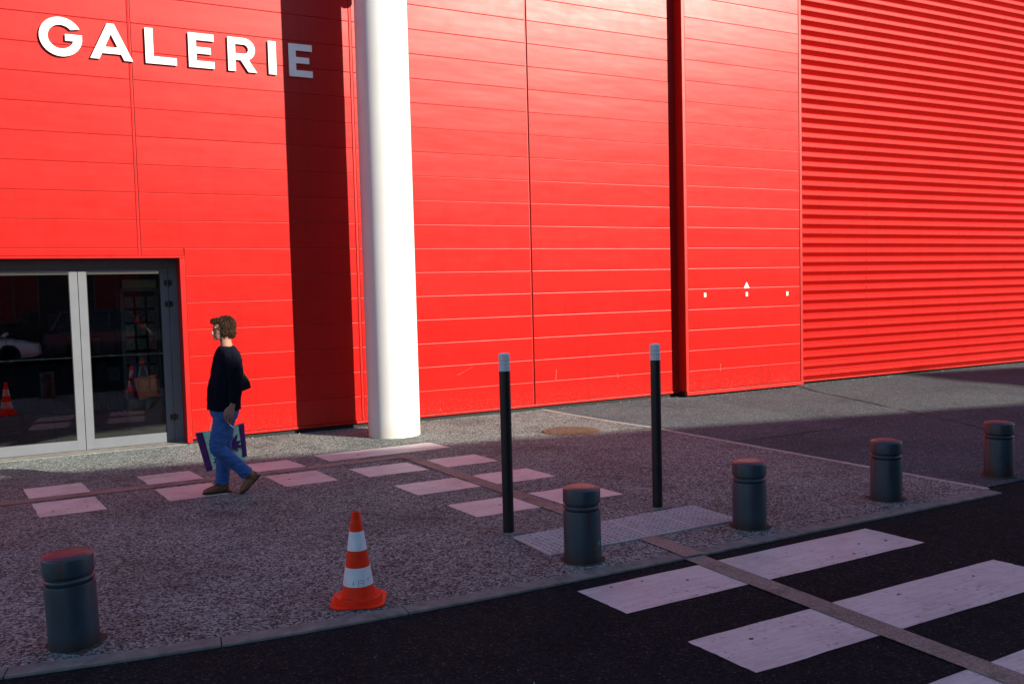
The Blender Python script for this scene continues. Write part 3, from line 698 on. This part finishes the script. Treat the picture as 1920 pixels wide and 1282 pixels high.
for fl_ in range(3):
    for i in range(23):
        q = F0+fd*(-1.5+3.2*i)+fnorm*.065
        o = bpy.data.objects.new('window', wme); C.objects.link(o); o.parent = ob
        if not wme.materials: wme.materials.append(M['far_frame']); wfe.materials.append(M['far_window'])
        o.location = Vector((q.x, q.y, 1.2+3.4*fl_))-ob.location; o.rotation_euler = (0, 0, ang+PI); o.location += fd*1.5
        pn = bpy.data.objects.new('pane', wfe); C.objects.link(pn); pn.parent = o

# ------------------------------------------------------------------ two parked cars seen mirrored in the entrance glass
M['car_white'] = simple('car_white', (0.80, 0.81, 0.83), 0.25, 0.03); M['car_black'] = simple('car_dark', (0.055, 0.066, 0.085), 0.2, 0.05)
M['car_glass'] = simple('car_glass', (0.012, 0.014, 0.016), 0.06, 0.02); M['tyre'] = simple('tyre', (0.012, 0.012, 0.012), 0.8); M['rim'] = simple('rim', (0.35, 0.36, 0.37), 0.3, 0.05, metal=0.8)
M['lamp'] = simple('lamp_glass', (0.6, 0.62, 0.62), 0.1); M['lamp_red'] = simple('tail_lamp', (0.35, 0.01, 0.01), 0.15)
def loftx(secs):                               # sections: x, list of (y,z) half outline mirrored
    k = MB(); n_ = None; vs = []
    for x, half in secs:
        ring = [(x, y, z) for y, z in half]+[(x, -y, z) for y, z in reversed(half)]; n_ = len(ring); vs += ring
    m_ = len(secs); fs = [(i*n_+j, i*n_+(j+1) % n_, (i+1)*n_+(j+1) % n_, (i+1)*n_+j) for i in range(m_-1) for j in range(n_)]
    fs += [tuple(range(n_-1, -1, -1)), tuple((m_-1)*n_+j for j in range(n_))]
    return k.add(vs, fs)
def car(loc, paint_, label, L, suv):
    t = thing('parked_car', (0, 0, 0), label, 'car', 'cars parked across the street'); t.location = loc
    hb = .80 if not suv else .95; W_ = .86
    def sec(x, zt, zb, w): return (x, [(w*.9, zb), (w, zb+.12), (w, lerp(zb, zt, .6)), (w*.93, zt-.05), (w*.75, zt)])
    h = L/2
    o = loftx([sec(-h, hb-.12, .34, W_*.80), sec(-h+.12, hb-.01, .24, W_*.94), sec(-h+.6, hb+.03, .2, W_), sec(0, hb+.02, .19, W_), sec(h-1.15, hb, .2, W_), sec(h-.5, hb-.09, .21, W_*.97), sec(h-.12, hb-.2, .25, W_*.88), sec(h, hb-.3, .34, W_*.74)])
    o.build('body', paint_, t, True, False)
    zt = 1.43 if not suv else 1.60
    rear = -h+(.55 if not suv else .18)
    def gs(x, z_, w, zb): return (x, [(W_*.93, zb), (lerp(W_*.93, w, .55), lerp(zb, z_, .6)), (w, z_-.05), (w*.8, z_)])
    g = loftx([gs(rear, hb+.10, W_*.9, hb-.02), gs(rear+(.75 if not suv else .38), zt-.04, .60, hb-.02), gs(-.25, zt, .62, hb-.02), gs(.35, zt-.03, .61, hb-.02), gs(h-1.10, hb+.06, W_*.86, hb-.02)])
    g.build('cabin', 'car_glass', t, True, False)
    r = loftx([(rear+(.70 if not suv else .34), [(.64, zt-.10), (.62, zt-.035), (.48, zt+.008)]), (-.25, [(.66, zt-.07), (.63, zt-.02), (.50, zt+.014)]), (.40, [(.65, zt-.10), (.62, zt-.05), (.49, zt-.016)])])
    r.build('roof', paint_, t, True, False)
    for s in (-1, 1):
        for (xa, za), (xb, zb2) in (((.42, zt-.06), (h-1.12, hb)), ((-.12, zt-.05), (-.16, hb)), ((rear+(.7 if not suv else .36), zt-.06), (rear+.05, hb+.02))):
            MB().tube([(xa, s*.645, za), (lerp(xa, xb, .5), s*.735, lerp(za, zb2, .5)), (xb, s*.815, zb2)], [.035, .04, .045], 8).build('pillar', paint_, t, True, False)
        MB().ell((h-.95, s*(W_+.06), hb+.1), (.07, .08, .06)).build('mirror', paint_, t, True, False)
        MB().ell((h-.14, s*.58, hb-.25), (.13, .13, .07)).build('headlight', 'lamp', t, True, False); MB().ell((-h+.10, s*.62, hb-.14), (.08, .12, .09)).build('tail_light', 'lamp_red', t, True, False)
        for xw in (-h+.82, h-.86):
            k = MB(); prof_ = [(.20, -.10), (.29, -.10), (.315, -.06), (.315, .06), (.29, .10), (.20, .10)]; k.lathe(prof_, 28); k.v = [(x+xw, z+s*.77, y+.315) for x, y, z in k.v]
            wh = k.build('wheel', 'tyre', t, True, False)
            k = MB(); k.lathe([(.0, .085), (.05, .088), (.06, .07), (.18, .075), (.205, .1)], 20); k.v = [(x+xw, s*(z+.77), y+.315) for x, y, z in k.v]; k.build('rim', 'rim', wh, True, False)
    return t
car((-2.15, -18.6, -.013), 'car_white', 'white saloon car parked before the dark office building', 4.3, False)
car((2.05, -18.75, -.013), 'car_black', 'black tall hatchback parked beside the white saloon', 4.0, True)

# ------------------------------------------------------------------ shop fittings behind the glass
rk = thing('card_rack', (1.18, 1.05, -.017), 'tall wire card rack standing just inside the entrance glass', 'rack')
k = MB()
for x in (.97, 1.40):
    for y in (.92, 1.16): k.box((x-.012, y-.012, -.017), (x+.012, y+.012, 1.95))
k.box((.958, .908, .02), (1.412, 1.172, .50)); k.box((.958, .908, 1.93), (1.412, 1.172, 1.97)); k.build('frame', 'rack', rk)
k = MB().box((.98, .90, 1.975), (1.39, .93, 2.08)).build('header', 'yellow', rk)
cols = [(.5, .48, .42), (.42, .30, .26), (.30, .36, .34), (.55, .50, .30), (.25, .22, .30)]
for i, c in enumerate(cols): M['card%d' % i] = simple('card_print_%d' % i, tuple(v*.7 for v in c), 0.5, 0.5, 25)
for r in range(7):
    for c in range(3):
        x = 1.045+c*.140; zz = .60+r*.185
        MB().add([(x-.055, .905, zz), (x+.055, .905, zz), (x+.055, .935, zz+.15), (x-.055, .935, zz+.15), (x-.055, .912, zz), (x+.055, .912, zz), (x+.055, .942, zz+.15), (x-.055, .942, zz+.15)], [(0, 1, 2, 3), (7, 6, 5, 4), (0, 4, 5, 1), (1, 5, 6, 2), (2, 6, 7, 3), (3, 7, 4, 0)]).build('card', 'card%d' % random.randrange(5), rk)
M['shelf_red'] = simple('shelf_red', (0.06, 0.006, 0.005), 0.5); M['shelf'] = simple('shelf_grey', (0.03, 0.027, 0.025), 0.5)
for xs_, lb in ((-1.6, 'dim shop shelf unit with packets deep behind the entrance glass'), (.3, 'dim shop shelf unit with packets behind the card rack')):
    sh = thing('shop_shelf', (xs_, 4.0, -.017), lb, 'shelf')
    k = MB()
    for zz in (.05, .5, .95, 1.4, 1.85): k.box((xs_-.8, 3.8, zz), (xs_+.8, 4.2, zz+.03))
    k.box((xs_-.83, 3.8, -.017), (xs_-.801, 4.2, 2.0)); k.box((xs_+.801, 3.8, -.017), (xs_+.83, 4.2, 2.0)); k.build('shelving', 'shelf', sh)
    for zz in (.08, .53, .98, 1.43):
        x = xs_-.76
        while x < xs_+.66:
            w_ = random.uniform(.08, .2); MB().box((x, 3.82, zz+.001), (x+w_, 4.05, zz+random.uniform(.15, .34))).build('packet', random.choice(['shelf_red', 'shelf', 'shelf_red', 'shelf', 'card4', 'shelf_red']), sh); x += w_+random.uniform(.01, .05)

# ------------------------------------------------------------------ the woman walking past
def remesh(mb, name, mat, parent, vox, smooth=2, disp=None, sub=False):
    me = mb.mesh(name+'_src'); bm = bmesh.new(); bm.from_mesh(me); bmesh.ops.recalc_face_normals(bm, faces=bm.faces); bm.to_mesh(me); bm.free()
    t = bpy.data.objects.new(name+'_src', me); C.objects.link(t)
    md = t.modifiers.new('r', 'REMESH'); md.mode = 'VOXEL'; md.voxel_size = vox
    if smooth:
        ms2 = t.modifiers.new('s', 'SMOOTH'); ms2.factor = 0.5; ms2.iterations = smooth
    dg = bpy.context.evaluated_depsgraph_get(); me2 = bpy.data.meshes.new_from_object(t.evaluated_get(dg))
    bpy.data.objects.remove(t); bpy.data.meshes.remove(me)
    me2.name = name; me2.materials.clear()
    if disp:
        me2.calc_loop_triangles()
        nr = [v.normal.copy() for v in me2.vertices]
        for v, n_ in zip(me2.vertices, nr): v.co += n_*disp(v.co)
    o = link(name, me2, mat, parent, False)
    for p_ in me2.polygons: p_.use_smooth = True
    return o
M['skin'] = simple('skin', (0.31, 0.160, 0.115), 0.6, 0.10, 30, 0.15)
M['hair'] = simple('brown_hair', (0.030, 0.014, 0.008), 0.75, 0.5, 60, 0.15)
M['sweater'] = simple('navy_jumper', (0.0065, 0.0072, 0.014), 0.95, 0.3, 40, 0.04, bmp=0.5, bscale=300)
M['jeans'] = simple('blue_denim', (0.040, 0.098, 0.28), 0.85, 0.16, 14, 0.2, bmp=0.4, bscale=350)
M['boot'] = simple('brown_leather', (0.14, 0.052, 0.020), 0.45, 0.35, 25)
M['sole'] = simple('dark_sole', (0.02, 0.014, 0.010), 0.7)
M['eye'] = simple('eye', (0.12, 0.075, 0.06), 0.4)
M['black_leather'] = simple('black_leather', (0.006, 0.006, 0.007), 0.4)
M['mint'] = simple('mint_fabric', (0.52, 0.84, 0.62), 0.75, 0.18, 16, 0.25, bmp=0.5, bscale=40)
M['purple'] = simple('purple_fabric', (0.10, 0.026, 0.135), 0.75, 0.25, 16, 0.25)
M['cig'] = simple('cigarette_paper', (0.75, 0.74, 0.72), 0.7); M['filter'] = simple('cigarette_filter', (0.5, 0.25, 0.08), 0.7); M['ash'] = simple('cigarette_ash', (0.2, 0.19, 0.18), 0.9)
Y = -3.42; YL, YR = Y-.085, Y+.085
per = thing('person', (1.45, Y, 0), 'person with short brown hair in dark jumper and blue jeans walking past the entrance', 'person')
bd = MB()
# head and neck by horizontal slices (front x, back x, half width)
def slices(mb, S_, yc=Y, seg=22, pw=2.3):
    vs = []; 
    for z, xf, xb, hw in S_:
        cx_, rx = (xf+xb)/2, (xb-xf)/2
        for k in range(seg):
            a = 2*PI*k/seg; c_, s_ = math.cos(a), math.sin(a)
            vs.append((cx_+rx*math.copysign(abs(c_)**(2/pw), c_), yc+hw*math.copysign(abs(s_)**(2/pw), s_), z))
    m_ = len(S_); fs = [(i*seg+j, i*seg+(j+1) % seg, (i+1)*seg+(j+1) % seg, (i+1)*seg+j) for i in range(m_-1) for j in range(seg)]
    fs += [tuple(range(seg-1, -1, -1)), tuple((m_-1)*seg+j for j in range(seg))]
    mb.add(vs, fs)
slices(bd, [(1.425, 1.410, 1.50, .030), (1.432, 1.398, 1.54, .042), (1.445, 1.394, 1.555, .050), (1.460, 1.390, 1.56, .056), (1.478, 1.393, 1.566, .061), (1.50, 1.392, 1.575, .066), (1.52, 1.396, 1.58, .069), (1.535, 1.387, 1.584, .070), (1.56, 1.388, 1.588, .072), (1.59, 1.405, 1.58, .068), (1.612, 1.43, 1.562, .055), (1.626, 1.46, 1.535, .03)], seg=26)
bd.tube([(1.392, Y, 1.522), (1.382, Y, 1.503), (1.375, Y, 1.486), (1.386, Y, 1.476)], [(.009, .008), (.010, .009), (.011, .012), (.009, .011)], 10)
bd.ell((1.392, Y, 1.460), (.010, .020, .006)); bd.ell((1.393, Y, 1.449), (.010, .018, .006)); bd.ell((1.401, Y, 1.432), (.014, .020, .011))
for s in (-1, 1): bd.ell((1.494, Y+s*.066, 1.505), (.017, .010, .028)); bd.ell((1.394, Y+s*.030, 1.537), (.010, .022, .006))
bd.tube([(1.497, Y, 1.47), (1.492, Y, 1.41), (1.498, Y, 1.36), (1.50, Y, 1.29)], [(.054, .052), (.050, .048), (.054, .054), (.06, .07)], 18)
# torso, legs, arms (inside the clothes)
bd.tube([(1.50, Y, 1.33), (1.495, Y, 1.20), (1.475, Y, 1.02), (1.455, Y, .88), (1.452, Y, .76)], [(.060, .10), (.09, .135), (.105, .14), (.11, .14), (.11, .145)], 20)
bd.tube([(1.45, YL, .78), (1.402, YL, .62), (1.363, YL, .465), (1.475, YL, .33), (1.605, YL, .185), (1.632, YL, .155)], [.082, .074, .056, .05, .036, .036], 14)
bd.tube([(1.452, YR, .78), (1.458, YR, .62), (1.450, YR, .46), (1.437, YR, .30), (1.425, YR, .10)], [.082, .075, .055, .05, .036], 14)
bd.tube([(1.50, Y-.135, 1.275), (1.525, Y-.205, 1.06), (1.495, Y-.205, .845)], [.045, .036, .024], 12)
bd.tube([(1.49, Y+.135, 1.275), (1.51, Y+.21, 1.06), (1.445, Y+.245, .86)], [.045, .036, .024], 12)
# left hand, hanging, back of the hand to the street
yh = Y-.207
bd.tube([(1.495, yh, .865), (1.488, yh, .835), (1.474, yh, .80), (1.463, yh+.002, .765)], [(.023, .018), (.026, .016), (.034, .014), (.037, .012)], 14)
for i, (x0, x1, x2, z1, z2) in enumerate(((1.430, 1.426, 1.442, .722, .683), (1.450, 1.447, 1.459, .712, .672), (1.470, 1.470, 1.474, .716, .682), (1.489, 1.492, 1.492, .727, .698))):
    bd.tube([(x0+.008, yh, .785), (x0, yh, .758), (x1, yh+.010, z1), (x2, yh+.024, z2)], [.0088, .0080, .0074, .0064], 9)
bd.tube([(1.456, yh+.006, .820), (1.430, yh+.014, .795), (1.420, yh+.022, .762), (1.426, yh+.028, .735)], [.013, .0115, .010, .0085], 9)
# right hand closed on the bag handles
yr = Y+.25
bd.tube([(1.447, yr, .875), (1.440, yr, .83), (1.434, yr, .795)], [(.024, .019), (.034, .017), (.036, .015)], 12)
for i in range(4):
    x0 = 1.408+i*.018
    bd.tube([(x0, yr+.010, .79), (x0, yr+.016, .765), (x0, yr-.006, .748), (x0, yr-.020, .768)], [.0095, .0092, .0088, .008], 8)
bd.tube([(1.412, yr-.008, .815), (1.400, yr-.018, .79), (1.402, yr-.026, .768)], [.012, .0105, .009], 8)
remesh(bd, 'body', 'skin', per, .0042, 2)
for s in (-1, 1): MB().ell((1.408, Y+s*.031, 1.5220), (.0085, .011, .006), 12, 8).build('eye', 'eye', per, True)
# jumper
sw = MB()
sw.tube([(1.496, Y, 1.362), (1.497, Y, 1.335), (1.500, Y, 1.27), (1.492, Y, 1.13), (1.472, Y, .99), (1.455, Y, .88), (1.449, Y, .785)], [(.062, .080), (.086, .145), (.114, .180), (.137, .180), (.152, .180), (.150, .185), (.146, .188)], 28, flat=True)
sw.tube([(1.500, Y-.10, 1.305), (1.508, Y-.165, 1.25), (1.528, Y-.207, 1.06), (1.510, Y-.210, .93), (1.496, Y-.208, .855)], [(.055, .05), (.072, .058), (.062, .052), (.050, .042), (.040, .032)], 16, flat=True)
sw.tube([(1.495, Y+.10, 1.305), (1.500, Y+.165, 1.25), (1.512, Y+.210, 1.06), (1.470, Y+.235, .93), (1.447, Y+.248, .865)], [(.055, .05), (.070, .058), (.060, .052), (.048, .042), (.036, .032)], 16, flat=True)
def wr(s, a, vz=1.5):
    return lambda co: a*(mnoise.noise(Vector((co.x*s, co.y*s*.8, co.z*s*vz)))+.45*mnoise.noise(Vector((co.x*s*2.3, co.y*s*2.3, co.z*s*vz*2.6))))
remesh(sw, 'jumper', 'sweater', per, .008, 2, wr(17, .012, .45))
# jeans
jn = MB()
jn.tube([(1.452, Y, .83), (1.453, Y, .77), (1.447, Y, .715)], [(.124, .160), (.128, .168), (.118, .162)], 24, flat=True)
jn.tube([(1.455, YL, .77), (1.418, YL, .64), (1.362, YL, .470), (1.392, YL, .412), (1.470, YL, .335), (1.560, YL, .245), (1.622, YL, .178)], [(.098, .085), (.094, .082), (.072, .070), (.068, .066), (.066, .062), (.060, .058), (.062, .062)], 18, flat=True)
jn.tube([(1.455, YR, .77), (1.458, YR, .63), (1.450, YR, .46), (1.438, YR, .28), (1.424, YR, .13), (1.418, YR, .085)], [(.098, .085), (.092, .080), (.074, .070), (.065, .062), (.064, .060), (.067, .064)], 18, flat=True)
remesh(jn, 'jeans', 'jeans', per, .007, 1, wr(19, .0075, 2.2))
# boots
bl = MB()
bl.tube([(1.590, YL, .215), (1.640, YL, .165), (1.672, YL, .140)], [(.046, .043), (.046, .042), (.042, .038)], 14)
bl.tube([(1.694, YL, .168), (1.652, YL, .128), (1.605, YL, .082), (1.575, YL, .046), (1.558, YL, .030)], [(.036, .032), (.046, .036), (.038, .042), (.028, .042), (.019, .032)], 14)
bl.tube([(1.428, YR, .16), (1.432, YR, .10), (1.440, YR, .06)], [(.045, .042), (.045, .042), (.042, .038)], 14)
bl.tube([(1.458, YR, .047), (1.40, YR, .052), (1.335, YR, .040), (1.290, YR, .034), (1.262, YR, .030)], [(.036, .033), (.044, .036), (.034, .043), (.026, .042), (.018, .032)], 14)
remesh(bl, 'boots', 'boot', per, .007, 2)
def sole(pts, up, w):
    k = MB(); vs = []
    for (x, zz), h in zip(pts, w):
        for s in (-1, 1): vs += [(x, up[1]+s*h, zz), (x+up[0][0]*.012, up[1]+s*h, zz+up[0][1]*.012)]
    n_ = len(pts); fs = []
    for i in range(n_-1):
        a, c = 4*i, 4*i+4; fs += [(a, c, c+2, a+2), (a+1, a+3, c+3, c+1), (a, a+1, c+1, c), (a+2, c+2, c+3, a+3)]
    fs += [(0, 2, 3, 1), (4*n_-4, 4*n_-3, 4*n_-1, 4*n_-2)]; k.add(vs, fs); k.build('sole', 'sole', per)
sole([(1.498, .001), (1.455, .001), (1.40, .003), (1.33, .001), (1.275, .003), (1.243, .009)], ((0, 1), YR), [.026, .034, .030, .042, .038, .014])
sole([(1.735, .158), (1.705, .128), (1.652, .080), (1.610, .040), (1.572, .012), (1.545, .006)], ((-.72, .69), YL), [.024, .033, .030, .042, .038, .014])
k = MB(); k.box((1.452, YR-.032, -.0), (1.497, YR+.032, .0009)); 
# hair: a cap plus many curved locks
hr = MB()
hr.ell((1.497, Y, 1.552), (.089, .087, .086), 24, 16); hr.ell((1.530, Y, 1.487), (.054, .080, .060), 20, 12); hr.ell((1.430, Y, 1.590), (.055, .066, .034), 18, 10); hr.ell((1.487, Y-.062, 1.500), (.042, .024, .048)); hr.ell((1.487, Y+.062, 1.500), (.042, .024, .048))
hc = remesh(hr, 'hair', 'hair', per, .007, 2, wr(48, .0035))
lk = MB(); vsn = [(v.co.copy(), v.normal.copy()) for v in hc.data.vertices]
for i in range(2200):
    c_, n_ = random.choice(vsn)
    if n_.z < -.55 or (c_.x < 1.43 and c_.z < 1.592): continue
    down = Vector((random.uniform(-.5, .5), random.uniform(-.5, .5), -1)); tng = (down-n_*down.dot(n_)).normalized(); sd = n_.cross(tng)
    Lk = random.uniform(.014, .034); w1 = random.uniform(-.5, .5)
    p0_ = c_-n_*.004; p1_ = c_+n_*random.uniform(.001, .007)+tng*Lk*.5+sd*Lk*w1*.5; p2_ = c_+n_*random.uniform(-.003, .006)+tng*Lk+sd*Lk*w1*random.uniform(-.6, 1)
    lk.tube([p0_, p1_, p2_], [.0026, .0024, .0008], 4, sub=2, lat=sd)
lk.build('hair_locks', 'hair', per, True)
# cigarette in the left hand
cg_ = thing('cigarette', (1.455, yh+.02, .675), 'lit white cigarette held low in the walking person\'s hand', 'cigarette')
MB().tube([(1.449, yh+.014, .682), (1.463, yh+.012, .667)], [.0042, .0042], 8, sub=1).build('filter', 'filter', cg_, True); MB().tube([(1.463, yh+.012, .667), (1.499, yh+.006, .629)], [.0041, .0041], 8, sub=1).build('paper', 'cig', cg_, True); MB().tube([(1.4995, yh+.006, .6285), (1.503, yh+.0055, .625)], [.0036, .003], 8, sub=1).build('ash_tip', 'ash', cg_, True)
# tote bag on the far side
tb = thing('tote_bag', (1.47, Y+.27, .2), 'mint green tote bag with purple edges and purple leaf motif carried low', 'bag')
yb = Y+.275
TL, TR, BR, BL = (1.232, .553), (1.672, .603), (1.690, .252), (1.318, .182)
def bagpt(u, v): # u left-right, v bottom-top
    b_x, b_z = lerp(BL[0], BR[0], u), lerp(BL[1], BR[1], u); t_x, t_z = lerp(TL[0], TR[0], u), lerp(TL[1], TR[1], u)
    sag = -.012*math.sin(PI*u)*v
    return lerp(b_x, t_x, v), lerp(b_z, t_z, v)+sag
def bagsheet(name, u0, u1, v0, v1, mat, off, parent, nu=14, nv=12):
    k = MB(); fr2 = []
    for s in (-1, 1):
        for j in range(nv+1):
            for i in range(nu+1):
                u, v = lerp(u0, u1, i/nu), lerp(v0, v1, j/nv); x, zz = bagpt(u, v)
                th = (.010+.040*math.sin(PI*min(1, max(0, u)))**.6*(1-.25*v)*(.35+.65*min(1, v*5)))+off
                wrk = .007*mnoise.noise(Vector((x*16, s*3, zz*20)))+.004*mnoise.noise(Vector((x*40, s*5, zz*35)))
                fr2.append((x, yb+s*(th+wrk), zz))
    n1 = (nu+1)*(nv+1); fs = []
    for s in (0, 1):
        for j in range(nv):
            for i in range(nu):
                a = s*n1+j*(nu+1)+i; q = (a, a+1, a+nu+2, a+nu+1); fs.append(q if s == 0 else q[::-1])
    for j in range(nv):
        for e_ in (0, nu): fs.append((j*(nu+1)+e_, (j+1)*(nu+1)+e_, n1+(j+1)*(nu+1)+e_, n1+j*(nu+1)+e_))
    for i in range(nu): fs.append((i, i+1, n1+i+1, n1+i))
    k.add(fr2, fs); return k.build(name, mat, parent, True)
bagsheet('fabric', .0, 1, 0, 1, 'mint', 0, tb, 26, 20); bagsheet('edge_band', -.006, .135, -.004, 1.0, 'purple', .003, tb, 6, 20); bagsheet('edge_band', .885, 1.006, .10, 1.004, 'purple', .003, tb, 5, 18)
def petal(cx_, cz_, a, L_, w_):
    k = MB(); vs = []; n_ = 8; d = Vector((math.cos(a), math.sin(a))); pn = Vector((-d.y, d.x))
    for i in range(n_+1):
        t = i/n_; hw = w_*math.sin(PI*t**.75)*(1-.15*t)
        for s in (-1, 1):
            q = Vector((cx_, cz_))+d*L_*t+pn*s*hw
            u = (q.x-1.28)/.42; th = .010+.046*math.sin(PI*min(1, max(0.02, u)))**.6
            vs += [(q.x, yb-th-.012, q.y), (q.x, yb-th-.004, q.y)]
    fs = []
    for i in range(n_): a_, c_ = 4*i, 4*i+4; fs += [(a_, c_, c_+2, a_+2), (a_+1, a_+3, c_+3, c_+1), (a_, a_+1, c_+1, c_), (a_+2, c_+2, c_+3, a_+3)]
    k.add(vs, fs); k.build('leaf_motif', 'purple', tb)
for a, L_, w_ in ((95, .075, .015), (62, .125, .021), (25, .105, .020), (-8, .12, .018), (-42, .085, .016), (140, .09, .018), (200, .08, .016)): petal(1.545, .405, rad(a), L_, w_)
for a, L_, w_ in ((215, .07, .016), (180, .06, .012), (250, .06, .012)): petal(1.43, .300, rad(a), L_, w_)
for s, dx in ((-1, 0), (1, .006)):
    k = MB(); x1, z1 = bagpt(.30, 1); x2, z2 = bagpt(.66, 1)
    k.tube([(x1, yb+s*.045, z1-.05), (x1+.01, yb+s*.045, z1+.02), (1.420+dx, yr+.004, .762), (1.452+dx, yr+.004, .762), (x2-.01, yb+s*.045, z2+.02), (x2, yb+s*.045, z2-.05)], [(.004, .010)]*6, 8).build('handle', 'mint', tb, True)
# black shoulder bag at the back
hb_ = thing('shoulder_bag', (1.63, Y+.06, .93), 'small black shoulder bag hanging behind the walking person\'s back', 'bag')
k = MB(); k.prism_xz([(1.585, .955), (1.612, .936), (1.700, .966), (1.688, 1.03), (1.655, 1.098), (1.640, 1.090), (1.600, 1.075), (1.58, 1.03)], Y-.02, Y+.13); k.build('pouch', 'black_leather', hb_, bev=.010)
MB().tube([(1.650, Y+.06, 1.088), (1.64, Y+.08, 1.19), (1.585, Y+.105, 1.315), (1.50, Y+.115, 1.362), (1.41, Y+.11, 1.29), (1.40, Y+.12, 1.22)], [(.004, .010)]*6, 8).build('strap', 'black_leather', hb_, True)
